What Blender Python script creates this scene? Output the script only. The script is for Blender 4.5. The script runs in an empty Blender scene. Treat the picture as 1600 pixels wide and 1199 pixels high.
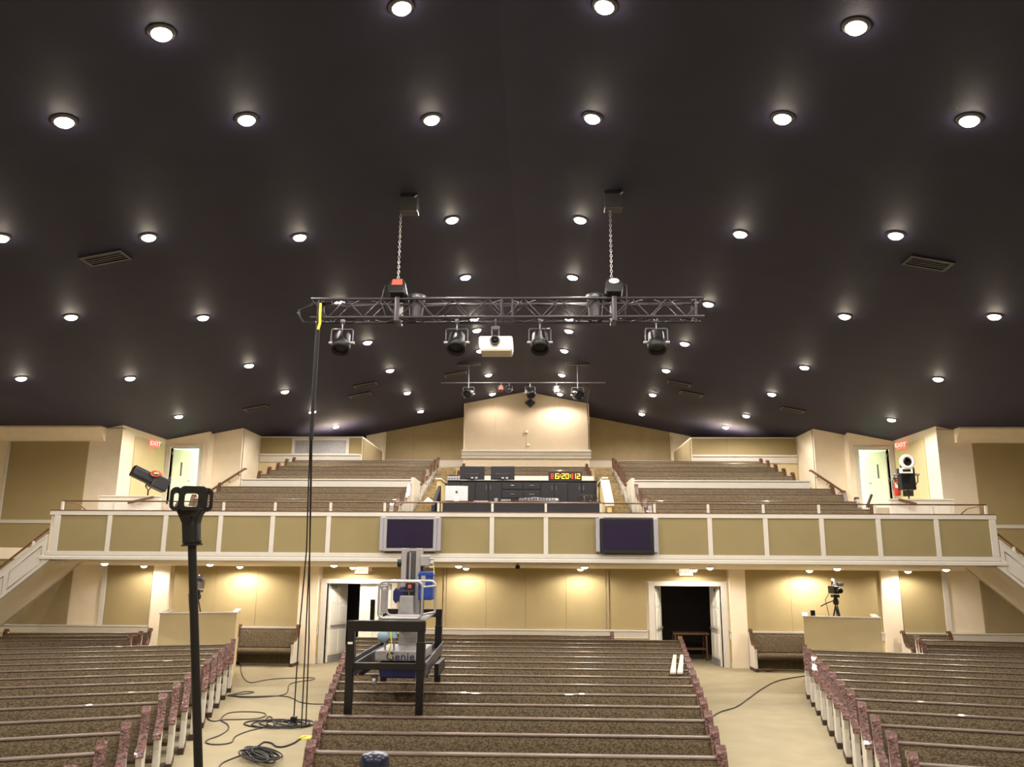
import bpy, math, random
from mathutils import Vector, Matrix
random.seed(7)
R = math.radians
S = bpy.context.scene
COL = S.collection

# ------------------------------------------------------------------ camera
FPX, PITCH, YAW, ROLL = 1277.0, R(12.44), R(1.907), R(.394)
CAM = Vector((.45, 0, 2.7))
cd = bpy.data.cameras.new('camera'); cam = bpy.data.objects.new('camera', cd); COL.objects.link(cam)
cd.sensor_width = 36; cd.lens = FPX / 1600 * 36; cd.clip_start = .05; cd.clip_end = 200
cam.matrix_world = Matrix.Translation(CAM) @ Matrix.Rotation(YAW, 4, 'Z') @ Matrix.Rotation(math.pi/2 + PITCH, 4, 'X') @ Matrix.Rotation(ROLL, 4, 'Z')
S.camera = cam
# ------------------------------------------------------------------ world, exposure, lamp strengths
S.view_settings.view_transform = 'Standard'; S.view_settings.look = 'None'
S.view_settings.exposure = 0.27; S.view_settings.gamma = 1.0; S.view_settings.use_curve_mapping = False
w = bpy.data.worlds.new('world'); S.world = w; w.use_nodes = True
w.node_tree.nodes['Background'].inputs[0].default_value = (1, .9, .78, 1)
w.node_tree.nodes['Background'].inputs[1].default_value = .02
CEIL_W, STAGE_FILL_W, SOFFIT_W, WARM = 205.0, 430.0, 140.0, (1, .91, .83)

# ------------------------------------------------------------------ pixel to point
def ray(px, py):
    a, b = px-800, py-599.5
    u = a*math.cos(ROLL)+b*math.sin(ROLL); v = -a*math.sin(ROLL)+b*math.cos(ROLL)
    yr = FPX*math.cos(PITCH)+v*math.sin(PITCH); Z = FPX*math.sin(PITCH)-v*math.cos(PITCH)
    return Vector((u*math.cos(YAW)-yr*math.sin(YAW), u*math.sin(YAW)+yr*math.cos(YAW), Z))
def at(px, py, Y=None, Z=None, X=None):
    d = ray(px, py)
    t = Y/d.y if Y is not None else ((Z-CAM.z)/d.z if Z is not None else (X-CAM.x)/d.x)
    return CAM+d*t
RIDGE, SL, FLATX = 8.9, .1965, 12.1
def roofz(x): return RIDGE-SL*min(abs(x), FLATX)
def on_roof(px, py):
    d = ray(px, py)
    for s in (1, -1):
        t = (RIDGE-CAM.z-SL*s*CAM.x)/(d.z+SL*s*d.x); P = CAM+d*t
        if t > 0 and P.x*s >= -.01: return P

# ------------------------------------------------------------------ materials
def lin(c):
    return tuple((v/255/12.92 if v <= 10 else ((v/255+.055)/1.055)**2.4) for v in c)+(1,)
M = {}
def mat(name, rgb, rough=.6, metal=0, var=.06, scale=6, bump=0, bscale=60, emit=0, ergb=None, spec=.5, coat=0, rgb2=None, stretch=None):
    m = bpy.data.materials.new(name); m.use_nodes = True; nt = m.node_tree; b = nt.nodes['Principled BSDF']
    b.inputs['Roughness'].default_value = rough; b.inputs['Metallic'].default_value = metal
    b.inputs['Specular IOR Level'].default_value = spec; b.inputs['Coat Weight'].default_value = coat
    tc = nt.nodes.new('ShaderNodeTexCoord'); mp = nt.nodes.new('ShaderNodeMapping'); nt.links.new(tc.outputs['Object'], mp.inputs[0])
    if stretch: mp.inputs['Scale'].default_value = stretch
    n = nt.nodes.new('ShaderNodeTexNoise'); n.inputs['Scale'].default_value = scale; n.inputs['Detail'].default_value = 4
    nt.links.new(mp.outputs[0], n.inputs['Vector'])
    cr = nt.nodes.new('ShaderNodeValToRGB'); c = lin(rgb)
    cr.color_ramp.elements[0].position = .35; cr.color_ramp.elements[1].position = .65
    c2 = lin(rgb2) if rgb2 else tuple(min(1, v*(1+var)) for v in c[:3])+(1,)
    c1 = c if rgb2 else tuple(v*(1-var) for v in c[:3])+(1,)
    cr.color_ramp.elements[0].color = c1; cr.color_ramp.elements[1].color = c2
    nt.links.new(n.outputs['Fac'], cr.inputs[0]); nt.links.new(cr.outputs[0], b.inputs['Base Color'])
    if bump:
        n2 = nt.nodes.new('ShaderNodeTexNoise'); n2.inputs['Scale'].default_value = bscale; n2.inputs['Detail'].default_value = 3
        nt.links.new(mp.outputs[0], n2.inputs['Vector'])
        bp = nt.nodes.new('ShaderNodeBump'); bp.inputs['Strength'].default_value = bump; bp.inputs['Distance'].default_value = .02
        nt.links.new(n2.outputs['Fac'], bp.inputs['Height']); nt.links.new(bp.outputs[0], b.inputs['Normal'])
    if emit:
        b.inputs['Emission Color'].default_value = lin(ergb or rgb); b.inputs['Emission Strength'].default_value = emit
    M[name] = m; return m
mat('trim', (212, 207, 196), .35, var=.02)
mat('wall', (236, 222, 196), .7, var=.03, scale=3)
mat('dado', (206, 186, 130), .7, var=.04, scale=3)
mat('panel', (164, 147, 104), .85, var=.025, scale=2, bump=.1, bscale=180)
mat('panel_inset', (146, 132, 92), .85, var=.025, scale=2, bump=.1, bscale=180)  # darker copy of panel, offsets the strong light on the balcony front
mat('gable_cloth', (190, 172, 146), .9, var=.02, scale=3)
mat('panel_dark', (156, 140, 106), .85, var=.05, scale=2.5, bump=.1, bscale=180)
mat('platform_cloth', (208, 190, 146), .9, var=.03, scale=3)
mat('carpet', (162, 151, 122), .95, var=.05, scale=2.2, bump=.4, bscale=120)
mat('stair_carpet', (140, 122, 86), .95, var=.25, scale=14, bump=.4, bscale=80)
mat('ceiling', (43, 42, 64), .7, var=.08, scale=1.5, bump=.3, bscale=150, spec=.3)
mat('rail_wood', (98, 80, 68), .36, var=.15, scale=12, bump=.05, coat=.3)
mat('cap_wood', (68, 42, 36), .22, rgb2=(122, 84, 74), scale=22, bump=1, bscale=34, coat=.5)  # pinkish noise colours speckled lamp reflections into the mauve wood
mat('cap_brown', (84, 60, 44), .2, var=.2, scale=12, coat=.5)
mat('brown_wood', (108, 76, 52), .35, var=.2, scale=10, stretch=(1, 6, 6))
mat('dark_foot', (60, 42, 32), .5)
mat('black', (10, 9, 11), .45, var=.2)
mat('black_gloss', (14, 14, 20), .22, var=.1)
mat('rubber', (7, 7, 10), .5, var=.2, scale=40, bump=.1)
mat('console', (25, 24, 32), .38, var=.1)
mat('cable', (58, 52, 44), .5)
mat('cable_black', (22, 22, 26), .5)
mat('grey_metal', (96, 94, 98), .4, .7, var=.1)
mat('truss_metal', (62, 58, 64), .42, .5, var=.1)
mat('silver', (176, 174, 176), .35, .45, var=.04)
mat('lift_grey', (158, 156, 156), .45, .2, var=.08, scale=9)
mat('lift_steel', (11, 10, 12), .35, 0, var=.2)
mat('lift_blue', (30, 62, 140), .45, var=.1)
mat('navy', (26, 30, 84), .5, var=.1)
mat('pale_blue', (150, 176, 196), .45)
mat('white', (235, 232, 226), .4, var=.02)
mat('off_white', (206, 196, 178), .5, var=.03)
mat('yellow', (226, 216, 60), .5)
mat('red', (190, 40, 36), .45)
mat('cord_red', (214, 92, 74), .5)
mat('screen', (34, 28, 54), .12, var=.05)
mat('tv_silver', (170, 168, 176), .4, .3, var=.03)
mat('ivory', (222, 222, 170), .4)
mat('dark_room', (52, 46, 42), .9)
mat('glow_room', (225, 238, 215), .8)
mat('door_white', (240, 236, 222), .3, var=.02)
mat('glass_black', (12, 12, 14), .08)
mat('lamp', (255, 250, 240), .3, emit=80, ergb=(255, 240, 214))
mat('lamp_soffit', (255, 250, 235), .3, emit=16, ergb=(255, 238, 205))
mat('led', (255, 200, 40), .4, emit=2.4, ergb=(255, 214, 60))
mat('led_dim', (200, 70, 30), .4, emit=.7, ergb=(255, 96, 52))
mat('led_back', (30, 6, 6), .4, emit=.03, ergb=(255, 40, 20))
mat('exit_red', (230, 60, 50), .5, emit=1.6, ergb=(255, 96, 84))
mat('exit_pale', (255, 235, 215), .5, emit=.85, ergb=(255, 226, 200))
mat('exit_letter', (240, 150, 120), .5, emit=.5, ergb=(255, 180, 150))
mat('chrome', (200, 200, 205), .2, .9)
# patterned upholstery
def fabric():
    m = bpy.data.materials.new('pew_fabric'); m.use_nodes = True; nt = m.node_tree; b = nt.nodes['Principled BSDF']
    b.inputs['Roughness'].default_value = .9; b.inputs['Specular IOR Level'].default_value = .2
    tc = nt.nodes.new('ShaderNodeTexCoord'); mp = nt.nodes.new('ShaderNodeMapping'); nt.links.new(tc.outputs['Object'], mp.inputs[0])
    mp.inputs['Rotation'].default_value = (0, R(40), 0); mp.inputs['Scale'].default_value = (1, 1, 2.2)
    v = nt.nodes.new('ShaderNodeTexNoise'); v.inputs['Scale'].default_value = 38; v.inputs['Detail'].default_value = 1
    nt.links.new(mp.outputs[0], v.inputs['Vector'])
    cr = nt.nodes.new('ShaderNodeValToRGB'); e = cr.color_ramp.elements
    e[0].position = .38; e[0].color = lin((80, 70, 54)); e[1].position = .62; e[1].color = lin((122, 108, 86))
    nt.links.new(v.outputs['Fac'], cr.inputs[0]); nt.links.new(cr.outputs[0], b.inputs['Base Color'])
    M['fabric'] = m
fabric()

# ------------------------------------------------------------------ mesh helper
def tag(o, label=None, cat=None, group=None, kind=None):
    if label: o['label'] = label
    if cat: o['category'] = cat
    if group: o['group'] = group
    if kind: o['kind'] = kind
    return o
def wloc(o):
    v = Vector((0, 0, 0))
    while o: v += o.location; o = o.parent
    return v
class MB:
    def __init__(s): s.v = []; s.f = []; s.sm = []
    def add(s, vs, fs, smooth=False):
        n = len(s.v); s.v += [tuple(v) for v in vs]; s.f += [tuple(i+n for i in f) for f in fs]; s.sm += [smooth]*len(fs); return s
    def box(s, x0, x1, y0, y1, z0, z1, mtx=None):
        x0, x1 = min(x0, x1), max(x0, x1); y0, y1 = min(y0, y1), max(y0, y1); z0, z1 = min(z0, z1), max(z0, z1)
        vs = [Vector((x, y, z)) for x in (x0, x1) for y in (y0, y1) for z in (z0, z1)]
        if mtx: vs = [mtx @ v for v in vs]
        return s.add(vs, [(0, 1, 3, 2), (4, 6, 7, 5), (0, 4, 5, 1), (2, 3, 7, 6), (0, 2, 6, 4), (1, 5, 7, 3)])
    def prism(s, pts, axis, a0, a1, mtx=None):      # closed 2-D outline extruded along an axis
        A = sum(pts[i][0]*pts[(i+1) % len(pts)][1]-pts[(i+1) % len(pts)][0]*pts[i][1] for i in range(len(pts)))
        if A < 0: pts = pts[::-1]
        f = {'x': lambda p, a: Vector((a, p[0], p[1])), 'y': lambda p, a: Vector((p[0], a, p[1])), 'z': lambda p, a: Vector((p[0], p[1], a))}[axis]
        n = len(pts); lo, hi = min(a0, a1), max(a0, a1)
        if axis == 'y': lo, hi = hi, lo
        vs = [f(p, lo) for p in pts]+[f(p, hi) for p in pts]
        if mtx: vs = [mtx @ v for v in vs]
        fs = [tuple(range(n))[::-1], tuple(range(n, 2*n))]+[(i, (i+1) % n, n+(i+1) % n, n+i) for i in range(n)]
        return s.add(vs, fs)
    def tube(s, path, r, n=8, closed=False, cap=True, r1=None):
        P = [Vector(p) for p in path]; k = len(P); rings = []; up = None
        for i in range(k):
            a = P[i-1] if (i or closed) else P[i]; b = P[(i+1) % k] if (i < k-1 or closed) else P[i]
            t = (b-a); t = t.normalized() if t.length > 1e-9 else Vector((0, 0, 1))
            if up is None: up = Vector((0, 0, 1)) if abs(t.z) < .9 else Vector((1, 0, 0))
            sx = t.cross(up)
            if sx.length < 1e-6: sx = t.cross(Vector((0, 1, 0)))
            sx.normalize(); up = sx.cross(t).normalized()
            rr = r if r1 is None else r+(r1-r)*i/max(1, k-1)
            rings.append([P[i]+(sx*math.cos(2*math.pi*j/n)+up*math.sin(2*math.pi*j/n))*rr for j in range(n)])
        vs = [v for g in rings for v in g]; fs = []
        for i in range(k if closed else k-1):
            a = i*n; b = ((i+1) % k)*n
            fs += [(a+j, b+j, b+(j+1) % n, a+(j+1) % n) for j in range(n)]
        s.add(vs, fs, True)
        if cap and not closed: s.add(rings[0]+rings[-1], [tuple(range(n)), tuple(range(n, 2*n))[::-1]])
        return s
    def cyl(s, a, b, r, n=14, r1=None): return s.tube([a, b], r, n, r1=r1)
    def lathe(s, prof, c=(0, 0, 0), n=18, mtx=None):
        c = Vector(c); mtx = mtx or Matrix.Identity(3); vs = []; fs = []
        for (r, z) in prof:
            vs += [c+mtx @ Vector((r*math.cos(2*math.pi*j/n), r*math.sin(2*math.pi*j/n), z)) for j in range(n)]
        for i in range(len(prof)-1):
            fs += [(i*n+j, i*n+(j+1) % n, (i+1)*n+(j+1) % n, (i+1)*n+j) for j in range(n)]
        s.add(vs, fs, True)
        for i, rev in ((0, True), (len(prof)-1, False)):
            if prof[i][0] > 1e-5:
                ring = vs[i*n:(i+1)*n]; s.add(ring, [tuple(range(n))[::-1] if rev else tuple(range(n))])
        return s
    def build(s, name, m, parent=None, local=False, bevel=0):
        me = bpy.data.meshes.new(name); off = Vector((0, 0, 0)) if (local or not parent) else wloc(parent)
        me.from_pydata([tuple(Vector(v)-off) for v in s.v], [], s.f); me.polygons.foreach_set('use_smooth', s.sm); me.update()
        me.materials.append(M[m] if isinstance(m, str) else m)
        o = bpy.data.objects.new(name, me); COL.objects.link(o)
        if parent: o.parent = parent
        if bevel:
            b = o.modifiers.new('bevel', 'BEVEL'); b.width = bevel; b.segments = 2; b.limit_method = 'ANGLE'
        return o
def empty(name, loc, rz=0):
    o = bpy.data.objects.new(name, None); COL.objects.link(o); o.location = loc; o.rotation_euler = (0, 0, rz); o.empty_display_size = .1; return o
def thing(name, label, cat, loc=(0, 0, 0), rz=0, group=None): return tag(empty(name, loc, rz), label, cat, group)
def struct(name, mb, m, parent=None, bevel=0):
    o = mb.build(name, m, parent, bevel=bevel)
    if not parent: o['kind'] = 'structure'
    return o
def sbox(name, m, *b, parent=None, bevel=0): return struct(name, MB().box(*b), m, parent, bevel)
def text_obj(name, body, size, m, mtx, parent, ext=.002, wide=1):
    cu = bpy.data.curves.new('t', 'FONT'); cu.body = body; cu.size = size; cu.extrude = ext; cu.align_x = 'CENTER'; cu.align_y = 'CENTER'; cu.resolution_u = 2
    t = bpy.data.objects.new('t', cu); COL.objects.link(t)
    me = bpy.data.meshes.new_from_object(t.evaluated_get(bpy.context.evaluated_depsgraph_get()))
    bpy.data.objects.remove(t); me.transform(Matrix.Translation(-wloc(parent)) @ mtx @ Matrix.Diagonal((wide, 1, 1, 1)))
    me.materials.clear(); me.materials.append(M[m]); o = bpy.data.objects.new(name, me); COL.objects.link(o); o.parent = parent; return o
FACE = Matrix.Rotation(math.pi/2, 4, 'X')      # text upright, read from the stage
def copy_tree(o, parent=None):
    c = o.copy(); COL.objects.link(c); c.parent = parent
    for ch in list(o.children): copy_tree(ch, c)
    return c
ORD = 'first second third fourth fifth sixth seventh eighth ninth tenth eleventh twelfth thirteenth fourteenth fifteenth sixteenth seventeenth eighteenth'.split()

# ================================================================== THE SHELL
YB = 23.3           # rear wall under the balcony
sbox('floor', 'carpet', -17, 17, -6, 27, -.1, 0)
c = MB()
for s in (-1, 1):
    c.prism([(0, RIDGE), (s*FLATX, roofz(FLATX)), (s*FLATX, roofz(FLATX)+.25), (0, RIDGE+.25)], 'y', -6, 36)
    c.box(s*FLATX, s*17, -6, 36, roofz(FLATX), roofz(FLATX)+.25)
ceiling = struct('ceiling', c, 'ceiling')
sbox('wall_left', 'wall', -17.1, -16.9, -6, 24, 0, 6.7)
sbox('wall_right', 'wall', 16.9, 17.1, -6, 24, 0, 6.7)
struct('wall_stage', MB().prism([(-17, 0), (17, 0), (17, 6.7), (12.1, 6.8), (0, 9.1), (-12.1, 6.8), (-17, 6.7)], 'y', -6.1, -5.9), 'panel_dark')
sbox('wall_attic', 'ceiling', -17, 17, 35.8, 36, 3, 9)
# rear wall under the balcony, with the two double doorways
DX = [(-5.44, -3.62), (3.62, 5.44)]; DH = 2.13
wb = empty('wall_back', (0, YB, 0)); wb['kind'] = 'structure'
m = MB()
for a, b in ((-15.6, DX[0][0]), (DX[0][1], DX[1][0]), (DX[1][1], 15.6)): m.box(a, b, YB, YB+.2, 0, 2.72)
for a, b in DX: m.box(a, b, YB, YB+.2, DH, 2.72)
m.build('wall_surface', 'wall', wb)
m = MB()
for a, b in ((-15.5, -5.62), (-3.44, 3.44), (5.62, 15.5)): m.box(a, b, YB-.012, YB, .1, .76)
m.build('dado', 'dado', wb)
def wall_panel(x0, x1, z0, z1, y=YB, parent=wb, mt='panel', nmax=1.25, lab=None):
    n = max(1, round((x1-x0)/nmax)); d = (x1-x0)/n
    for i in range(n):
        o = MB().box(x0+i*d+.002, x0+(i+1)*d-.002, y-.03, y-.001, z0, z1).build('fabric_panel', mt, parent, bevel=.004)
        if lab: o['label'] = lab
for x0, x1 in ((-11.68, -10.4), (-9.78, -6.22), (-5.58, -2.2), (-2.1, 2.3), (2.4, 5.6), (6.12, 9.74), (10.3, 11.45)):
    if x0 == -5.58:
        wall_panel(-3.4, -2.2, .97, 2.6); wall_panel(-5.58, -3.4, 2.27, 2.6, nmax=3)
    elif x0 == 2.4:
        wall_panel(2.4, 3.4, .97, 2.6); wall_panel(3.4, 5.62, 2.27, 2.6, nmax=3)
    else: wall_panel(x0, x1, .97, 2.6)
for x0, x1 in ((-15.4, -12.7), (12.45, 15.4)): wall_panel(x0, x1, .97, 2.6, mt='panel_dark')
for x in (-2.15, 2.35): MB().box(x-.03, x+.03, YB-.06, YB-.001, .97, 2.6).build('panel_joint_strip', 'panel_dark', wb)
for x0, x1 in ((-10.32, -9.86), (-6.2, -5.66), (5.66, 6.1), (9.76, 10.24)):
    MB().box(x0, x1, YB-.12, YB-.002, 0, 2.6).build('pilaster', 'wall', wb, bevel=.006)
for x in (-11.76, 11.5): MB().box(x-.07, x+.07, YB-.05, YB-.002, .96, 2.6).build('vertical_trim', 'trim', wb, bevel=.006)
k = 1
for a, b in ((-15.5, -5.62), (-3.42, 3.42), (5.62, 15.5)):
    m = MB().prism([(YB, .74), (YB-.05, .74), (YB-.05, .9), (YB-.1, .93), (YB-.1, .965), (YB, .965)], 'x', a, b)
    struct('trim_%d' % k, m, 'trim'); k += 1
    struct('baseboard_back' if k == 2 else 'baseboard_back.%03d' % k, MB().box(a, b, YB-.03, YB-.001, 0, .16), 'trim')
# doorways: frames, leaves, dark rooms behind
def doorway(n, a, b, lab):
    d = empty('door_%d' % n, ((a+b)/2, YB, 0)); d['kind'] = 'structure'
    for x0, x1, z0, z1 in ((a-.16, a, 0, DH+.12), (b, b+.16, 0, DH+.12), (a, b, DH, DH+.12)):
        MB().box(x0, x1, YB-.06, YB+.24, z0, z1).build('door_frame', 'trim', d, bevel=.008)
    return d
def leaf(parent, hx, ang, width, window=False, flip=1):
    # leaf hinged at hx, turned by ang; local x runs along the leaf
    mt = Matrix.Translation((hx, YB+.1, 0)) @ Matrix.Rotation(ang, 4, 'Z')
    o = MB().box(0, width, -.022, .022, .01, DH-.01, mt).build('door_leaf', 'door_white', parent, bevel=.003)
    def sub(nm, mm, *b):
        q = MB().box(*b, mt).build(nm, mm, o); return q
    for z0, z1 in ((.25, .85), (1.05, 1.5), (1.58, 1.98)):
        for x0, x1 in ((.1, width/2-.05), (width/2+.05, width-.1)):
            for sgn in (-1, 1):
                sub('raised_panel', 'door_white', x0, x1, sgn*.022, sgn*.034, z0, z1)
    for sgn in (-1, 1): sub('kick_plate', 'silver', .05, width-.05, sgn*.022, sgn*.026, .02, .2)
    for sgn in (-1, 1): sub('push_bar', 'silver', .08, width-.1, sgn*.05, sgn*.075, .95, 1.0)
    for sgn in (-1, 1): sub('door_closer', 'silver', .02, .3, sgn*.022, sgn*.07, DH-.14, DH-.07)
    return o
d1 = doorway(1, *DX[0], ''); d2 = doorway(2, *DX[1], '')
leaf(d1, DX[0][0]+.03, R(68), .88); leaf(d1, DX[0][1]-.03, R(180), .88)
leaf(d2, DX[1][0]+.03, R(72), .88); leaf(d2, DX[1][1]-.03, R(94), .88)
MB().box(-4.22, -4.1, YB+.06, YB+.075, 1.15, 1.7).build('dark_glass_slot', 'glass_black', d1)
for n, (a, b) in enumerate(DX):
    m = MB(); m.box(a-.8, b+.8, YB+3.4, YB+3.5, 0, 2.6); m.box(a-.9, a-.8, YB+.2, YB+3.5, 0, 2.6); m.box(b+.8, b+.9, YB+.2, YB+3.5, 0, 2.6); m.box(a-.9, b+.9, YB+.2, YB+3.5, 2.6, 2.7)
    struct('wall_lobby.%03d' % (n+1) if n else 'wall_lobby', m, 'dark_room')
    ld = bpy.data.lights.new('lobby_fill', 'AREA'); ld.size = .5; ld.energy = 2.5; ld.color = (1, .85, .75)  # added fill without a fixture, lifts the lobby walls out of black
    lo = bpy.data.objects.new('lobby_fill', ld); COL.objects.link(lo); lo.location = ((a+b)/2, YB+1.8, 2.55)
t = thing('side_table', 'dark wooden table with a lower shelf in the unlit room beyond the open double doorway', 'table', (4.9, YB+1.9, 0))
MB().box(4.35, 5.4, YB+1.6, YB+2.2, .72, .77).build('table_top', 'brown_wood', t); MB().box(4.42, 5.33, YB+1.66, YB+2.14, .3, .33).build('shelf', 'brown_wood', t)
for x in (4.4, 5.3):
    for y in (YB+1.64, YB+2.12): MB().box(x, x+.05, y, y+.05, 0, .72).build('leg', 'brown_wood', t)

# upper rear side walls (beyond the ends of the balcony)
for s, nm in ((-1, 'wall_balcony_left'), (1, 'wall_balcony_right')):
    wl = empty(nm, (s*13.6, YB, 2.7)); wl['kind'] = 'structure'
    xi = 11.72
    m = MB().box(s*xi, s*17, YB, YB+.2, 2.6, 6.52); m.prism([(s*xi, 6.5), (s*12.4, 6.5), (s*12.4, roofz(12)+.02), (s*xi, roofz(xi)+.02)], 'y', YB, YB+.2)
    m.build('wall_surface', 'wall', wl)
    xa, xb = s*12.67, s*15.0
    m = MB().box(xa, xb, YB-.02, YB-.001, 3.84, 6.1); m.build('fabric_panel', 'panel', wl, bevel=.004)
    m = MB().box(xa, xb, YB-.02, YB-.001, 2.6, 3.74); m.build('fabric_panel', 'panel', wl, bevel=.004)
    MB().box(s*12.6, s*15.05, YB-.06, YB-.002, 3.74, 3.84).build('rail', 'trim', wl, bevel=.006)
    MB().box(s*15.0, s*15.06, YB-.06, YB-.002, 2.7, 6.1).build('edge_strip', 'trim', wl)
    MB().prism([(YB, 6.12), (YB-.1, 6.12), (YB-.14, 6.2), (YB-.35, 6.46), (YB-.35, 6.52), (YB, 6.52)], 'x', s*12.2, s*16.9).build('cornice', 'wall', wl, bevel=.01)
    # return wall running back to the side doorway
    m = MB(); xr0, xr1 = s*xi, s*(xi+.2)
    m.box(xr0, xr1, YB+.2, 26.2, 2.7, roofz(xi)); wr = struct('wall_return_' + ('left' if s < 0 else 'right'), m, 'wall')
    MB().box(s*xi, s*(xi-.03), YB+.75, 26.05, 4.4, 6.38).build('fabric_panel', 'platform_cloth', wr, bevel=.01)
    # wall with the doorway
    a, b = 10.62, 11.56; zt, zb = 6.33, 4.3; Y = 26.2
    wd = empty('wall_door_' + ('left' if s < 0 else 'right'), (s*11, Y, 4)); wd['kind'] = 'structure'
    m = MB().box(s*10.33, s*a, Y, Y+.15, 2.7, zt); m.box(s*b, s*xi, Y, Y+.15, 2.7, zt); m.box(s*a, s*b, Y, Y+.15, 2.7, zb)
    m.prism([(s*10.33, zt), (s*xi, zt), (s*xi, roofz(xi)+.02), (s*10.33, roofz(10.33)+.02)], 'y', Y, Y+.15)
    m.build('wall_surface', 'wall', wd)
    d = empty('door_%d' % (3 if s < 0 else 4), (s*11.1, Y, zb)); d['kind'] = 'structure'
    for x0, x1, z0, z1 in ((a-.15, a, zb, zt+.1), (b, b+.15, zb, zt+.1), (a, b, zt, zt+.1)):
        MB().box(s*x0, s*x1, Y-.04, Y+.17, z0, z1).build('door_frame', 'trim', d, bevel=.006)
    mt = Matrix.Translation((s*(b-.02), Y+.13, 0)) @ Matrix.Rotation(R(58) if s < 0 else R(180-58), 4, 'Z')
    lf = MB().box(0, .9, -.02, .02, zb+.01, zt-.02, mt).build('door_leaf', 'door_white', d, bevel=.003)
    MB().box(.62, .7, -.05*1, .05, 5.28, 5.34, mt).build('door_handle', 'silver', lf)
    MB().box(.3, .36, -.024, .024, 5.45, 5.9, mt).build('glass_slot', 'grey_metal', lf)
    for z in (4.5, 5.3, 6.1): MB().box(s*(b-.05), s*(b-.01), Y+.03, Y+.1, z, z+.1).build('hinge', 'grey_metal', lf)
    # lit stairwell behind it
    m = MB(); m.box(s*10.1, s*12.6, 28.6, 28.7, 4.1, 6.6); m.box(s*12.6, s*12.7, 26.35, 28.7, 4.1, 6.6); m.box(s*10.1, s*10.2, 26.75, 28.7, 4.1, 6.6)
    m.box(s*10.1, s*12.7, 26.35, 28.7, 4.2, 4.3); m.box(s*10.36, s*12.7, 26.35, 28.7, 6.42, 6.5); struct('wall_stairwell_' + ('left' if s < 0 else 'right'), m, 'glow_room')
    ld = bpy.data.lights.new('stairwell_light', 'AREA'); ld.shape = 'RECTANGLE'; ld.size = .6; ld.size_y = 1.2; ld.energy = 90; ld.color = (.86, 1, .86)
    lo = bpy.data.objects.new('stairwell_light', ld); COL.objects.link(lo); lo.location = (s*11.2, 27.6, 6.38)
    # jogged wall behind the balcony seats
    m = MB().prism([(s*9.38, 2.9), (s*10.33, 2.9), (s*10.33, roofz(10.33)+.02), (s*9.38, roofz(9.38)+.02)], 'y', 26.6, 26.75)
    m.box(s*10.33, s*10.45, 26.35, 26.6, 2.9, roofz(10.45)); m.box(s*9.38, s*9.53, 26.7, 28.55, 2.9, roofz(9.38)+.0)
    struct('wall_jog_' + ('left' if s < 0 else 'right'), m, 'wall')
# projecting booths in the rear corners
for s, nm in ((-1, 'wall_booth_left'), (1, 'wall_booth_right')):
    m = MB().box(s*5.75, s*9.4, 28.4, 32, 3.5, 7.05); o = struct(nm, m, 'wall')
    xa, xb = sorted((s*5.77, s*9.36))
    if s < 0:
        for x0, x1 in ((xa, -8.25), (-6.2, xb)): MB().box(x0, x1, 28.37, 28.4, 6.42, 7.0).build('fabric_panel', 'panel', o)
    else: wall_panel(xa, xb, 6.42, 7.0, 28.4, o)
    MB().box(s*5.72, s*5.749, 28.45, 31.9, 6.2, 6.98).build('fabric_panel', 'panel_dark', o)
    MB().prism([(28.4, 6.14), (28.34, 6.14), (28.3, 6.36), (28.26, 6.36), (28.26, 6.42), (28.4, 6.42)], 'x', xa, xb).build('ledge_trim', 'trim', o)
    wall_panel(xa, xb, 4.5, 6.1, 28.4, o, 'platform_cloth')
w1 = empty('window_1', (-7.2, 28.38, 6.4)); w1['kind'] = 'structure'
for x0, x1, z0, z1 in ((-8.24, -8.14, 6.42, 7.0), (-6.32, -6.21, 6.42, 7.0), (-8.14, -6.32, 6.9, 7.0), (-8.14, -6.32, 6.42, 6.44)):
    MB().box(x0, x1, 28.33, 28.4, z0, z1).build('window_frame', 'trim', w1)
MB().box(-8.14, -6.32, 28.37, 28.395, 6.44, 6.9).build('pane', 'lift_grey', w1)
for s in (-1, 1):
    MB().box(s*5.76, s*6.0, 31.6, 31.9, 4, 7.6)
struct('wall_rear', MB().prism([(-6.4, 3.5), (6.4, 3.5), (6.4, roofz(6.4)), (0, RIDGE), (-6.4, roofz(6.4))], 'y', 32, 32.2), 'wall')
wr = bpy.data.objects['wall_rear']
for s in (-1, 1):
    for i in range(3):
        x0 = s*(2.3+i*1.1); x1 = s*(2.3+(i+1)*1.1)
        MB().prism([(x0+s*.003, 6.66), (x1-s*.003, 6.66), (x1-s*.003, roofz(x1)-.01), (x0+s*.003, roofz(x0)-.01)], 'y', 31.96, 31.999).build('fabric_panel', 'panel_dark', wr)
    MB().box(s*5.68, s*6.1, 31.9, 31.999, 4, 7.65).build('pilaster', 'wall', wr)
    MB().prism([(31.999, 6.38), (31.94, 6.38), (31.9, 6.6), (31.88, 6.66), (31.999, 6.66)], 'x', s*2.3, s*5.68).build('ledge_trim', 'trim', wr)
    MB().box(s*2.3, s*5.68, 31.97, 31.999, 4.2, 6.38).build('fabric_panel', 'platform_cloth', wr)
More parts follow.
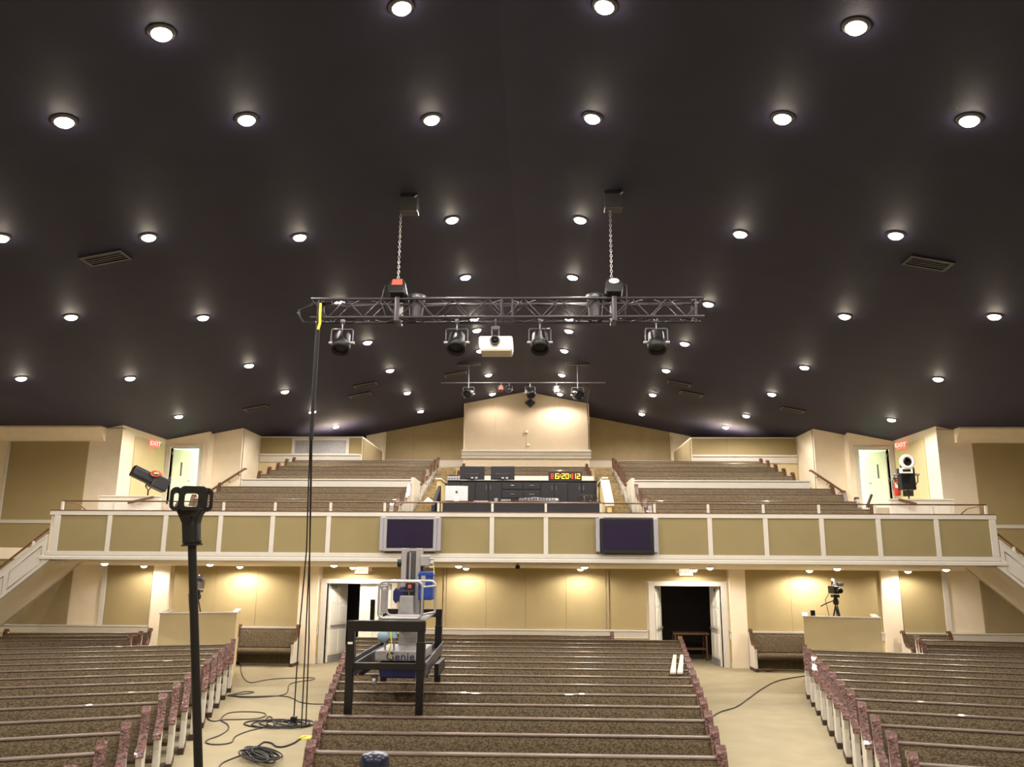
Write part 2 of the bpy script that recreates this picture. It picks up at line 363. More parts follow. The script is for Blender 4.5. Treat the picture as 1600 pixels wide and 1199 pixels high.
# centre gabled wall
wg = struct('wall_gable', MB().prism([(-2.29, 4), (2.29, 4), (2.29, roofz(2.29)), (0, RIDGE), (-2.29, roofz(2.29))], 'y', 29.5, 31.95), 'wall')
for i in range(4):
    x0 = -2.25+i*1.125; x1 = x0+1.125
    pts = [(x0+.003, 6.72), (x1-.003, 6.72), (x1-.003, roofz(x1)-.02)]+([(0, RIDGE-.02)] if x0 < 0 < x1 else [])+[(x0+.003, roofz(x0)-.02)]
    MB().prism(pts, 'y', 29.47, 29.499).build('fabric_panel', 'gable_cloth', wg)
MB().prism([(29.5, 6.42), (29.4, 6.42), (29.4, 6.5), (29.36, 6.52), (29.34, 6.62), (29.28, 6.66), (29.28, 6.72), (29.5, 6.72)], 'x', -2.34, 2.34).build('ledge_trim', 'trim', wg)

# ================================================================== BALCONY
ZT, ZB, YF = 3.80, 2.73, 18.2
bal = empty('wall_balcony_front', (0, YF, ZB)); bal['kind'] = 'structure'
XL, XR = -10.5, 10.33
MB().box(XL+.02, XR-.02, YF+.03, YF+.16, ZB, ZT-.005).build('core', 'wall', bal)
MB().box(XL, XR, YF-.02, YF+.18, 3.70, 3.80).build('top_rail', 'trim', bal, bevel=.006)
MB().box(XL, XR, YF-.02, YF+.03, 2.82, 2.91).build('bottom_rail', 'trim', bal, bevel=.006)
MB().prism([(YF+.18, ZB), (YF-.05, ZB), (YF-.05, 2.79), (YF-.035, 2.8), (YF-.035, 2.815), (YF+.03, 2.815), (YF+.18, 2.815)], 'x', XL-.1, XR+.1).build('base_moulding', 'trim', bal)
MB().box(XL, XR, YF-.03, YF+.2, 3.8, 3.815).build('ledge_cap', 'brown_wood', bal)
px = [at(x, 840, Y=YF).x for x in (86.6, 169, 256.7, 343, 424.6, 512.5, 598, 683, 768.5, 853, 940, 1025, 1109.7, 1197, 1285, 1374, 1465, 1553)]
for i, x in enumerate(px):
    hw = .05 if 0 < i < 17 else .07
    MB().box(x-hw, x+hw, YF-.018, YF+.03, 2.91, 3.70).build('stile', 'trim', bal, bevel=.004)
    if i < 17: MB().box(x+.05, px[i+1]-.05, YF+.004, YF+.03, 2.91, 3.70).build('inset_panel', 'panel_inset', bal, bevel=.003)
# handrail on the ledge
t = thing('balcony_handrail', 'thin brown handrail on small white posts along the top of the balcony front', 'handrail', (0, YF+.1, 3.815))
pts = [at(103+0, 790, Y=YF+.45), at(98, 783, Y=YF+.3), at(94, 783, Y=YF+.1)]
za = 4.02
MB().tube([(-10.1, YF+.7, 3.86), (-10.15, YF+.5, 3.97), (-10.33, YF+.1, za), (10.21, YF+.1, za), (10.0, YF+.5, 3.97), (9.95, YF+.7, 3.86)], .016, 6).build('rail', 'brown_wood', t)
for x in px[:-1]+[10.19]:
    xx = max(x, -10.3)
    MB().box(xx-.025, xx+.025, YF+.08, YF+.12, 3.8, za-.01).build('post', 'trim', t)
# soffit
struct('ceiling_soffit', MB().prism([(YF+.16, ZB), (YB, 2.58), (YB, 2.8), (YF+.16, 2.8)], 'x', -12.7, 12.6), 'wall')
# stepped seating deck
lowY = [20, 20.85, 21.7, 22.55]; lowZ = [4.03, 4.28, 4.52, 4.75]
upY = [24.35, 25.2, 26.05, 26.9, 27.7]; upZ = [5.28, 5.5, 5.73, 5.96, 6.12]
m = MB(); prof = [(YF+.16, 2.8), (YF+.16, lowZ[0]-.94)]
for y, z in zip(lowY, lowZ): prof += [(y-.75, prof[-1][1]), (y-.75, z-.94)]
prof += [(23.2, prof[-1][1]), (23.2, 4.1), (23.6, 4.1)]
for y, z in zip(upY, upZ): prof += [(y-.75, prof[-1][1]), (y-.75, z-.94)]
prof += [(32, prof[-1][1]), (32, 2.8)]
deck = struct('floor_balcony', m.prism(prof, 'x', -9.3, 9.3), 'stair_carpet')
for s in (-1, 1):
    m = MB().box(s*9.3, s*11.7, YF+.16, 23.0, 2.8, 2.98); m.box(s*9.3, s*11.7, 23.0, 26.2, 2.8, 4.28)
    struct('floor_landing_' + ('left' if s < 0 else 'right'), m, 'wall')
    # parapet across the middle of each seating block
    x0, x1 = sorted((s*3.08, s*8.05)); zp = at(1130, 752.5, Y=23.3).z; zq = at(1130, 761.5, Y=23.2).z
    o = struct('wall_cross_aisle_' + ('left' if s < 0 else 'right'), MB().box(x0, x1, 23.22, 23.32, 3.9, zp), 'trim')
    MB().box(x0-.02, x1+.02, 23.18, 23.36, zp-.01, zp+.02).build('parapet_cap', 'trim', o)
    # white side wall of the seating block along the aisle
    o = struct('wall_aisle_' + ('left' if s < 0 else 'right'), MB().box(s*3.0, s*3.08, 22.6, 24.1, 3.1, zp+.01), 'trim')
    # low wall by the side stair
    x0, x1 = sorted((s*10.95, s*9.35)) if s < 0 else (9.3, 10.85)
    o = struct('wall_knee_' + ('left' if s < 0 else 'right'), MB().box(x0, x1, 21.0, 21.12, 2.98, 4.33), 'trim')
    MB().box(x0-.02, x1+.02, 20.97, 21.15, 4.33, 4.36).build('cap', 'trim', o)
    for i in range(3):
        w_ = (x1-x0)/3; MB().box(x0+i*w_+.08, x0+(i+1)*w_-.08, 20.985, 20.999, 3.3, 4.2).build('raised_panel', 'trim', o, bevel=.004)
# aisle steps on the balcony
for s, lab in ((-1, 'left'), (1, 'right')):
    t = thing('aisle_stairs', 'carpeted tan steps climbing the balcony aisle %s the control booth' % ('to the left of' if s < 0 else 'to the right of'), 'stairs', (s*2.6, 18.8, 2.9), group=None)
    z = 3.15; y = 19.1
    while y < 27.5:
        x0, x1 = sorted((s*2.34, s*2.88)); MB().box(x0, x1, y, y+.44, z-.3, z).build('step', 'stair_carpet', t, bevel=.01); y += .425; z += .14
# side stairs down from the balcony ends
for s in (-1, 1):
    xe = -10.42 if s < 0 else 10.25; sl = .85
    t = thing('side_stairs', 'white panelled enclosed staircase dropping from the %s end of the balcony' % ('exit-sign side with the black follow spot, left' if s < 0 else 'right'), 'stairs', (xe, YF+.7, 0))
    t['label'] = 'white panelled staircase descending from the %s end of the balcony' % ('left' if s < 0 else 'right')
    X = lambda d: xe+s*d
    for y0, y1 in ((YF-.02, YF+.08), (YF+1.32, YF+1.42)):
        MB().prism([(X(.09), 2.725), (X(.09), 3.23), (X(3.8), 3.23-3.71*sl), (X(3.8), 0), (X(3.15), 0), (X(-.02), 2.69), (X(-.02), 2.725)], 'y', y0, y1).build('stringer', 'trim', t, bevel=.005)
    # recessed panel mouldings on the near stringer
    for i in range(4):
        a = .16+i*.78; b = a+.66
        loop = [(X(a), 3.16-a*sl), (X(b), 3.16-b*sl), (X(b), 2.78-b*sl), (X(a), 2.78-a*sl)]
        P = [Vector((p[0], YF-.025, p[1])) for p in loop]
        MB().tube(P, .012, 4, closed=True).build('panel_moulding', 'trim', t)
    MB().prism([(X(-.4), 2.69), (X(-.02), 2.69), (X(3.15), 0), (X(3.25), 0), (X(.02), 2.76), (X(-.4), 2.76)], 'y', YF+.08, YF+1.42).build('soffit', 'wall', t)
    n = 17
    for i in range(n):
        MB().box(X(.1+i*.2), X(.1+(i+1)*.2), YF+.08, YF+1.32, 2.98-(i+1)*.17-.1, 2.98-(i+1)*.17).build('step', 'stair_carpet', t)
    MB().tube([Vector((X(.08), YF+.03, 3.4)), Vector((X(3.7), YF+.03, 3.4-3.62*sl))], .022, 6).build('rail', 'brown_wood', t)
    MB().prism([(X(.09), 3.23), (X(3.8), 3.23-3.71*sl), (X(3.8), 3.27-3.71*sl), (X(.09), 3.27)], 'y', YF-.03, YF+.1).build('stringer_cap', 'trim', t)
    for i in range(3):
        d = .4+i*1.2; MB().box(X(d-.02), X(d+.02), YF+.01, YF+.05, 3.3-d*sl, 3.47-d*sl).build('rail_post', 'trim', t)
    # wall handrail beside the upper doorway
    A = Vector((s*10.2, 26.42, 4.98 if s < 0 else 4.95)); B = Vector((s*9.15, 26.42, 5.68))
    t = thing('wall_handrail', 'sloping brown wooden handrail on the beige wall beside the %s upper doorway' % ('left' if s < 0 else 'right'), 'handrail', A)
    MB().tube([A+Vector((0, .1, -.03)), A, B, B+Vector((0, .1, 0))], .035, 8).build('rail', 'brown_wood', t)
    for f in (.15, .5, .8): P = A.lerp(B, f); MB().tube([P, P+Vector((0, .03, -.07)), P+Vector((0, .18, -.07))], .012, 6).build('bracket', 'brown_wood', t)
    # short sloping rail at the low wall
    q0, q1 = (at(240, 777, Y=20.9), at(200, 786, Y=20.9)) if s < 0 else (at(1404, 781, Y=20.9), at(1432, 788, Y=20.9))
    t = thing('wall_handrail', 'short sloping brown rail on the white low wall under the %s spotlight' % ('black cord-wrapped' if s < 0 else 'silver-ringed'), 'handrail', q0)
    MB().tube([q0, q1], .035, 8).build('rail', 'brown_wood', t); MB().tube([q0.lerp(q1, .5), q0.lerp(q1, .5)+Vector((0, .1, -.05))], .012, 6).build('bracket', 'brown_wood', t)

# ================================================================== PEWS
CURVE = [(.065, .97), (.04, 1.035), (-.015, 1.045), (-.07, .985), (-.115, .87), (-.16, .76), (-.24, .68), (-.36, .66), (-.46, .66), (-.53, .635), (-.555, .59)]
def end_meshes():
    panel = MB().prism([(.045, .07), (.06, .96)]+[(y, z-.03) for y, z in CURVE[1:-1]]+[(-.52, .58), (-.47, .45), (-.49, .07)], 'x', -.032, .032)
    inner = [(y*.93-.0, z-.045) for y, z in CURVE]
    cap = MB(); n = len(CURVE); vs = []
    for i, (y, z) in enumerate(CURVE):
        a = CURVE[max(0, i-1)]; b = CURVE[min(n-1, i+1)]; ty, tz = b[0]-a[0], b[1]-a[1]; l = math.hypot(ty, tz); ny, nz = -tz/l*-1, ty/l*-1
        ny, nz = (tz/l, -ty/l)
        if nz > 0 and False: pass
        oy, oz = y+0, z
        iy, iz = y-ny*-.045 if False else y-(-ny)*0, z
        for xx in (-.048, .048):
            vs.append((xx, y, z))
        sgn = -1
        for xx in (-.048, .048):
            vs.append((xx, y+ny*sgn*-.034*-1, z+nz*sgn*-.034*-1))
    fs = []
    for i in range(n-1):
        a = i*4; b = a+4
        fs += [(a, b, b+1, a+1), (a+2, a+3, b+3, b+2), (a, a+2, b+2, b), (a+1, b+1, b+3, a+3)]
    fs += [(0, 1, 3, 2), ((n-1)*4, (n-1)*4+2, (n-1)*4+3, (n-1)*4+1)]
    cap.add(vs, fs)
    foot = MB().box(-.042, .042, -.52, .07, 0, .085)
    return panel, cap, foot
_pm = end_meshes(); _em = []
for mb, nm, mm in zip(_pm, ('pew_end', 'arm_cap', 'foot_block'), ('trim', 'cap_wood', 'dark_foot')):
    me = bpy.data.meshes.new(nm); me.from_pydata(mb.v, [], mb.f); me.update(); me.materials.append(M[mm]); _em.append(me)
_cb = _em[1].copy(); _cb.materials.clear(); _cb.materials.append(M['cap_brown'])
def pew(P, rz, L, label, group, x0=0, ends=(1, 1)):
    # local: x along the pew, seats face -y; P is the foot of the back
    t = thing('pew', label, 'pew', P, rz, group)
    a, b = x0, x0+L
    MB().prism([(-.10, .43), (-.12, .47), (-.062, .86), (-.05, .90), (-.035, .92), (.03, .92), (.035, .86), (-.02, .30), (-.06, .30)], 'x', a+.03, b-.03).build('backrest', 'fabric', t, True)
    MB().prism([(-.55, .37), (-.56, .41), (-.54, .445), (-.48, .465), (-.11, .44), (-.09, .37)], 'x', a+.03, b-.03).build('seat', 'fabric', t, True)
    MB().prism([(-.05, .918), (-.052, .928), (-.045, .938), (.04, .938), (.045, .928), (.045, .905)], 'x', a+.03, b-.03).build('top_rail', 'rail_wood', t, True)
    MB().prism([(-.5, .31), (-.52, .37), (-.03, .37), (-.03, .31)], 'x', a+.03, b-.03).build('seat_board', 'dark_foot', t, True)
    for x, on in ((a, ends[0]), (b, ends[1])):
        if not on: continue
        e = bpy.data.objects.new('pew_end', _em[0]); COL.objects.link(e); e.parent = t; e.location = (x, 0, 0)
        for k in (1, 2):
            q = bpy.data.objects.new(('arm_cap', 'foot_block')[k-1], _cb if k == 1 and group in ('wall benches',) or (k == 1 and 'balcony' in group) else _em[k]); COL.objects.link(q); q.parent = e
    if group == 'wall benches': MB().box(a+.03, b-.03, -.06, -.03, .03, .31).build('kick_board', 'fabric', t, True)
    n = max(1, int(L/2.2))
    for i in range(1, n):
        MB().box(a+L*i/n-.025, a+L*i/n+.025, -.45, .0, 0, .31).build('support', 'dark_foot', t, True)
    return t
# centre block
for i in range(14):
    y = 8.33+.935*i
    xl = -1.72-.1915*(y-8.33); xr = 2.16+.137*(y-8.33)
    pew((xl, y, 0), 0, xr-xl, 'long patterned pew in the centre floor block, %s row back from the stage' % ORD[i], 'centre block pews')
pew((-3.2, 21.6, 0), 0, 5.5, 'shorter pew behind the centre floor block, directly in front of the rear wall', 'centre block pews')
# side blocks
for i in range(-1, 12):
    y = 8.15+.945*i
    lab = 'front row' if i < 0 else '%s row from the front' % ORD[i+1]
    a = R(21.5-.3*i); L = 6.6
    pew((-3.66-.248*(y-8.09), y, 0), a, L, 'patterned pew, left floor block, %s, white end by the loose cables' % lab, 'left block pews', x0=-L)
    a = R(-15.2)
    pew((3.9+.2204*(y-8.23), y+.05, 0), a, L, 'patterned pew, right floor block, %s, white end on the clear aisle' % lab, 'right block pews')
for i in range(3):
    y = 19.35+.93*i
    pew((-9.0-.2*i, y+.1, 0), R(12), 3.35, 'shorter pew behind the left floor block beside the camera platform, %s of three' % ORD[i], 'left rear pews', x0=-3.35)
    pew((8.9+.45*i, y-.3+.25*i, 0), R(-12), 3.35, 'shorter pew behind the right floor block beside the camera platform, %s of three' % ORD[i], 'right rear pews')
# benches against the rear wall
pew((-7.7, 22.95, 0), 0, 1.62, 'short fabric bench against the rear wall left of the double doors, aisle end', 'wall benches')
pew((6.1, 22.95, 0), 0, 1.5, 'short fabric bench against the rear wall right of the double doors, book beneath', 'wall benches')
pew((10.05, 22.8, 0), 0, 1.2, 'short fabric bench against the rear wall at the far right corner', 'wall benches')
bk = thing('small_bowl', 'small dull brass bowl on the carpet under the right rear bench', 'bowl', (6.42, 22.55, 0))
MB().lathe([(.05, 0), (.11, .05), (.13, .09), (.12, .09), (.1, .05), (0, .02)], (6.42, 22.55, 0), 14).build('bowl', 'brown_wood', bk)
# balcony
for s in (-1, 1):
    nm = 'left' if s < 0 else 'right'
    for i, (y, z) in enumerate(zip(lowY, lowZ)):
        pew(((-8.4 if s < 0 else 3.12), y, z-.94), 0, 5.28, 'balcony pew, lower %s section, %s row up' % (nm, ORD[i]), 'lower %s balcony pews' % nm)
    for i, (y, z) in enumerate(zip(upY, upZ)):
        pew(((-7.93 if s < 0 else 2.97), y, z-.94), 0, 4.96, 'balcony pew, upper %s section behind the white parapet, %s row up' % (nm, ORD[i]), 'upper %s balcony pews' % nm)
for i, (y, z) in enumerate(((25.6, 5.45), (26.4, 5.65), (27.2, 5.86))):
    pew((-2.05, y, z-.94), 0, 4.1, 'balcony pew behind the control booth below the gabled wall, %s row up' % ORD[i], 'centre balcony pews')
struct('wall_booth_parapet', MB().box(-2.1, 2.1, 24.6, 24.7, 3.9, 5.28), 'trim')

# ================================================================== CEILING LIGHTS
def downlight(P, label, power, group, m='lamp', r=.108, tilt=0, spread=R(164)):
    t = thing('ceiling_light', label, 'ceiling light', P, 0, group)
    rot = Matrix.Rotation(tilt, 3, 'Y')
    MB().lathe([(r*1.02, 0), (r*1.35, 0), (r*1.35, -.012), (r*1.05, -.03), (r*1.0, -.03)], P, 18, rot).build('trim_ring', 'off_white' if m == 'lamp_soffit' else 'grey_metal', t)
    MB().lathe([(r, -.005), (r*.96, -.035), (r*.75, -.06), (r*.4, -.075), (0, -.08)], P, 16, rot).build('lens', m, t)
    ld = bpy.data.lights.new('bulb', 'SPOT'); ld.energy = power; ld.color = WARM; ld.spot_size = spread; ld.spot_blend = .4; ld.shadow_soft_size = .06
    lo = bpy.data.objects.new('bulb', ld); COL.objects.link(lo); lo.parent = t; lo.location = (0, 0, -.15 if m == 'lamp' else -.12)
    return t
COLS = [('ridge column left', [(627, 10), (674, 185), (706, 342), (727, 432), (741, 497), (745, 515), (750, 547), (763, 585), (769, 615)]),
        ('ridge column right', [(945, 8), (926, 183), (907, 342), (895, 432), (889, 497), (889, 516), (882, 547), (878, 585), (875, 615)]),
        ('second column left of the ridge', [(252, 50), (385, 185), (468, 369), (530, 472), (574, 534), (609, 578), (636, 613), (657, 642)]),
        ('second column right of the ridge', [(1338, 40), (1223, 183), (1157, 364), (1107, 474), (1070, 536), (1041, 578), (1020, 616), (1003, 646)]),
        ('third column left of the ridge', [(100, 188), (232, 369), (317, 495), (389, 570), (445, 611), (488, 643), (525, 666)]),
        ('third column right of the ridge', [(1515, 186), (1400, 366), (1320, 493), (1257, 573), (1206, 615), (1166, 649), (1134, 667)]),
        ('fourth column left of the ridge', [(1, 370), (111, 494), (203, 590), (279, 650)]),
        ('fourth column right of the ridge', [(1554, 493), (1466, 591), (1393, 655)]),
        ('outermost column on the left', [(33, 590)])]
for nm, L in COLS:
    n = len(L)
    for i, (x, y) in enumerate(L):
        P = on_roof(x, y); P.z = roofz(P.x)
        pos = 'alone in the %s' % nm if n == 1 else '%s from the rear in the %s' % (ORD[n-1-i], nm)
        pw = CEIL_W*(.8 if (x, y) == (875, 615) else (.28 if (x, y) == (769, 615) else .5 if (x, y) in ((763, 585), (878, 585), (279, 650), (1393, 655)) else 1))
        if (x, y) in ((745, 515), (889, 516)): pw *= .5
        downlight(P, 'round downlight, %s' % pos, pw, 'ceiling downlights', tilt=math.atan(SL)*(1 if P.x > 0 else -1))
for j, Y in enumerate((22.7, 20.6)):
    for i, x in enumerate((-10.4, -7.73, -4.62, -1.52, 1.58, 4.63, 7.7, 10.3)):
        P = Vector((x, Y, ZB-.15*(Y-YF-.16)/(YB-YF-.16)))
        downlight(P, 'small glowing downlight under the balcony, %s from the left in the %s row' % (ORD[i], 'rear wall' if j == 0 else 'outer'), SOFFIT_W*((.42 if i in (0, 7) else 1.0 if i in (1, 6) else .62) if j == 0 else .7), 'under-balcony downlights', 'lamp_soffit', .085, spread=R(176))
# added fill lamps over the stage end, out of view, to brighten stage-facing fronts
for x in (-6.5, -2.2, 2.2, 6.5):
    for y in (-3.5, 2.5):
        P = Vector((x, y, roofz(x))); downlight(P, 'unseen fill light added over the stage end of the hall', STAGE_FILL_W, 'stage end fill lights', tilt=math.atan(SL)*(1 if x > 0 else -1))
# ceiling vents
VN = [(165, 402), (571, 601), (563, 617), (712, 584), (1061, 599), (1080, 615), (400, 637), (1238, 640), (1450, 410)]
VL = ['left of the ceiling near the front', 'left of the ridge, nearer of a pair', 'left of the ridge, farther of a pair', 'just left of the far lighting pipe', 'right of the ridge, nearer of a pair', 'right of the ridge, farther of a pair', 'low on the left roof slope at the rear', 'low on the right roof slope at the rear', 'right of the ceiling near the front']
for (x, y), lb in zip(VN, VL):
    P = on_roof(x, y); s = 1 if P.x > 0 else -1
    t = thing('ceiling_vent', 'black louvred air vent, %s' % lb, 'vent', P, 0, 'ceiling vents')
    mt = Matrix.Translation(P) @ Matrix.Rotation(s*math.atan(SL), 4, 'Y')
    m = MB(); m.box(-.35, .35, -.2, -.15, -.03, .01, mt); m.box(-.35, .35, .15, .2, -.03, .01, mt); m.box(-.35, -.3, -.15, .15, -.03, .01, mt); m.box(.3, .35, -.15, .15, -.03, .01, mt); m.build('frame', 'console', t)
    for k in range(4): MB().box(-.3, .3, -.13+k*.07, -.1+k*.07, -.025, -.01, mt).build('slat', 'console', t)

# ================================================================== TRUSS AND HOISTS
TY, TZ0, TZ1, TX0, TX1 = 12.15, 6.44, 6.74, -3.12, 3.0
t = thing('lighting_truss', 'grey aluminium box truss hanging across the hall on two chains', 'truss', (0, TY, TZ0))
for y in (TY, TY+.3):
    for z in (TZ0, TZ1): MB().cyl((TX0, y, z), (TX1, y, z), .024, 10).build('chord', 'truss_metal', t)
n = 22; dx = (TX1-TX0)/n
for i in range(n):
    xa = TX0+i*dx; xb = xa+dx; up = i % 2
    for y in (TY, TY+.3):
        MB().cyl((xa, y, TZ0 if up else TZ1), (xb, y, TZ1 if up else TZ0), .010, 6).build('brace', 'truss_metal', t)
    for z in (TZ0, TZ1):
        MB().cyl((xa, TY if up else TY+.3, z), (xb, TY+.3 if up else TY, z), .010, 6).build('brace', 'truss_metal', t)
for x in (TX0+.12, -.13, .04, TX1-.12):
    m = MB()
    for y in (TY, TY+.3): m.cyl((x, y, TZ0), (x, y, TZ1), .018, 8)
    for z in (TZ0, TZ1): m.cyl((x, TY, z), (x, TY+.3, z), .018, 8)
    m.build('end_frame', 'truss_metal', t)
def hoist(px_, x, face, lab):
    zt = roofz(x); t = thing('chain_hoist', lab, 'hoist', (x, TY+.15, TZ1))
    body = MB(); mt = Matrix.Translation((x, TY+.05, TZ1+.16)) @ Matrix.Rotation(R(-20), 4, 'X')
    prof = [(-.11, -.15), (.11, -.15), (.14, -.05), (.12, .07), (.07, .13), (-.07, .13), (-.12, .07), (-.14, -.05)]
    body.prism(prof, 'y', -.14, .14, mt); b = body.build('motor_body', 'black', t, bevel=.02)
    MB().prism([(-.085, -.01), (.085, -.01), (.075, .1), (-.075, .1)] if face == 'cord_red' else [(.08*math.cos(a), .05+.05*math.sin(a)) for a in [i*math.pi/6 for i in range(12)]], 'y', -.15, -.14, mt).build('label_plate', face, b)
    if face != 'cord_red': text_obj('plate_lettering', '1/2 TON', .028, 'black', Matrix.Translation(mt @ Vector((0, -.153, .05))) @ FACE, b)
    MB().box(x-.04, x+.04, TY-.03, TY+.33, TZ0-.06, TZ1+.03).build('truss_bracket', 'truss_metal', t)
    ch = MB(); z = TZ1+.27; k = 0; cx, cy = x+(-.02), TY+.12
    while z < zt-.3:
        a = [(math.cos(q)*.017, math.sin(q)*.028) for q in [j*math.pi/4 for j in range(8)]]
        ch.tube([Vector((cx+(p[0] if k % 2 else 0), cy+(0 if k % 2 else p[0]), z+p[1])) for p in a], .0055, 4, closed=True); z += .043; k += 1
    ch.build('chain', 'silver', t)
    gx = x+(.28 if x < 0 else -.28)
    MB().lathe([(.10, 0), (.13, .3), (.145, .36), (.135, .36), (.12, .31), (.09, .02), (0, .02)], (gx, TY+.16, TZ0+.04), 16).build('chain_bucket', 'grey_metal', t)
    MB().tube([(x+.06, TY, TZ1+.25), (x+(.2 if x > 0 else -.2), TY-.02, TZ1+.2), (x+(.19 if x > 0 else -.25), TY-.03, TZ1-.05), (x+.16*(1 if x > 0 else -1), TY-.02, TZ0-.02)], .009, 6).build('power_lead', 'cable_black', t)
    MB().tube([(x-.02, TY-.02, TZ1+.02), (x-.02, TY-.03, TZ0-.05), (x+.02, TY+.2, TZ0-.05)], .012, 6).build('safety_sling', 'silver', t)
    # anchor box at the ceiling
    P = Vector((x+(.12 if x < 0 else .03), TY+.12, zt))
    q = thing('ceiling_anchor_box', 'grey steel box at the ceiling above the %s hoist' % ('orange-labelled' if x < 0 else 'white-labelled'), 'anchor box', P)
    MB().box(P.x-.14, P.x+.14, P.y-.12, P.y+.12, zt-.32, zt-.02).build('box', 'console', q, bevel=.01)
    MB().box(P.x-.14, P.x+.14, P.y-.15, P.y-.12, zt-.34, zt-.1).build('front_plate', 'grey_metal', q)
    MB().cyl((P.x+.1, P.y-.16, zt-.12), (P.x+.14, P.y-.16, zt-.08), .015, 8).build('hook_eye', 'silver', q)
hoist(0, -1.76, 'cord_red', 'black chain hoist motor with an orange label sitting on the truss')
hoist(0, 1.62, 'white', 'black chain hoist motor with a white oval label sitting on the truss')
for ox in (-.12, -.02): pass
# cable loops at the truss end and cables lying along it
t = thing('truss_cables', 'bundle of black cables looping around the left end of the truss', 'cable')
for k in range(5):
    o = k*.035
    MB().tube([(TX0+.3, TY+.1+o/2, TZ1-.02), (TX0, TY+.12, TZ1-.02-o/3), (TX0-.18-o/3, TY+.1, TZ1-.14), (TX0-.24+o*.6, TY+.1, TZ0+.12-o), (TX0-.14+o*.4, TY+.1, TZ0-.05), (TX0+.02, TY+.15, TZ0-.07+o/3)], .009, 5).build('cable_loop', 'cable_black', t)
pp = [(TX0+.2+i*.25, TY+.16+.05*math.sin(i*1.7), TZ0+.035+.012*math.sin(i*2.1)) for i in range(24)]
MB().tube(pp, .022, 6).build('cable_run', 'cable_black', t)
pp = [(TX0+.3+i*.25, TY+.08+.04*math.sin(i*1.3), TZ1-.06-.025*abs(math.sin(i*1.9))) for i in range(23)]
MB().tube(pp, .014, 6).build('cable_run', 'grey_metal', t)
# hanging feed cables
t = thing('feed_cables', 'thick bundle of black cables dropping from the truss end to the aisle floor', 'cable', (TX0+.1, TY, 0))
A = at(499, 475, Y=TY-.05); B = at(486, 688, Y=TY+.25)
MB().tube([A, A.lerp(B, .5), B], .034, 8).build('bundled_cable', 'cable_black', t)
ends = [(459, 1124), (471, 1138), (478, 1132)]
for k, (x, y) in enumerate(ends):
    E_ = at(x, y, Z=.03); mid = at([479, 484, 484][k], 860, Y=TY+1.0)
    MB().tube([B+Vector((.012*(k-1), 0, .02)), B.lerp(mid, .5)+Vector((.01*(k-1), 0, 0)), mid, mid.lerp(E_, .5)+Vector((-.02+.02*k, 0, 0)), E_], .011, 6).build('cable', 'cable_black', t)
MB().tube([at(501, 474, Y=TY-.1), at(500, 490, Y=TY-.1), at(500, 505, Y=TY-.1), at(497, 515, Y=TY-.1)], .022, 6).build('yellow_tape', 'yellow', t)['label'] = 'yellow tape around the cable bundle'
P = at(459, 1126, Z=.05); MB().box(P.x-.05, P.x+.05, P.y-.05, P.y+.05, 0.0, .11).build('plug', 'black', t, bevel=.01)
# projector
t = thing('projector', 'white projector with a round lens hanging under the truss', 'projector', (-.21, 12.3, 5.88))
MB().prism([(-.47, 5.99), (-.44, 5.90), (.04, 5.90), (.055, 5.99), (.05, 6.10), (.03, 6.12), (-.45, 6.12), (-.47, 6.1)], 'y', 12.1, 12.5).build('body', 'white', t, bevel=.012)
MB().box(-.44, .03, 12.105, 12.49, 5.885, 5.9).build('underside', 'off_white', t, bevel=.01)
MB().lathe([(.075, 0), (.075, .05), (.06, .06), (.055, .02), (0, .02)], (-.22, 12.105, 6.045), 20, Matrix.Rotation(math.pi/2, 3, 'X')).build('lens_ring', 'grey_metal', t)
MB().lathe([(.052, 0), (.04, .02), (0, .03)], (-.22, 12.09, 6.045), 16, Matrix.Rotation(math.pi/2, 3, 'X')).build('lens_glass', 'glass_black', t)
m = MB().box(-.32, -.12, 12.2, 12.4, 6.12, 6.14)
for x in (-.28, -.17): m.cyl((x, 12.3, 6.13), (x, 12.3, 6.3), .012, 8)
m.box(-.29, -.16, 12.27, 12.33, 6.28, 6.33); m.cyl((-.22, 12.3, 6.3), (-.22, 12.3, 6.46), .02, 8); m.build('mount', 'grey_metal', t)
# stage lights under the truss
def stage_light(x, y, ztop, lab, yoke=.17, tilt=-60, body='black', group=None, size=1, yaw=0):
    t = thing('stage_light', lab, 'stage light', (x, y, ztop), 0, group)
    g = size
    MB().cyl((x, y, ztop+.02), (x, y, ztop-.14*g), .011*g, 8).build('clamp_bolt', 'silver', t)
    MB().box(x-.03*g, x+.03*g, y-.03*g, y+.03*g, ztop-.02, ztop+.05).build('clamp', 'grey_metal', t, bevel=.005)
    y2 = yoke*g
    MB().tube([(x-y2, y, ztop-.34*g), (x-y2, y, ztop-.13*g), (x-y2*.9, y, ztop-.11*g), (x+y2*.9, y, ztop-.11*g), (x+y2, y, ztop-.13*g), (x+y2, y, ztop-.34*g)], .012*g, 6).build('yoke', 'grey_metal', t)
    C = Vector((x, y, ztop-.33*g)); mt = (Matrix.Rotation(yaw, 3, 'Z') @ Matrix.Rotation(R(90+tilt), 3, 'X'))
    b = MB().lathe([(.07*g, -.2*g), (.12*g, -.16*g), (.13*g, .02*g), (.145*g, .04*g), (.145*g, .16*g), (.12*g, .16*g), (.11*g, .1*g), (0, .09*g)], C, 18, mt).build('can', 'rubber' if body == 'black' else body, t)
    MB().lathe([(.108*g, .115*g), (.08*g, .125*g), (0, .13*g)], C, 16, mt).build('lens', 'rubber', b)
    for s in (-1, 1): MB().cyl((x+s*(y2-.03*g), y, ztop-.33*g), (x+s*(y2+.03*g), y, ztop-.33*g), .022*g, 8).build('knob', 'silver', t)
    return t
G = 'stage lights under the truss'
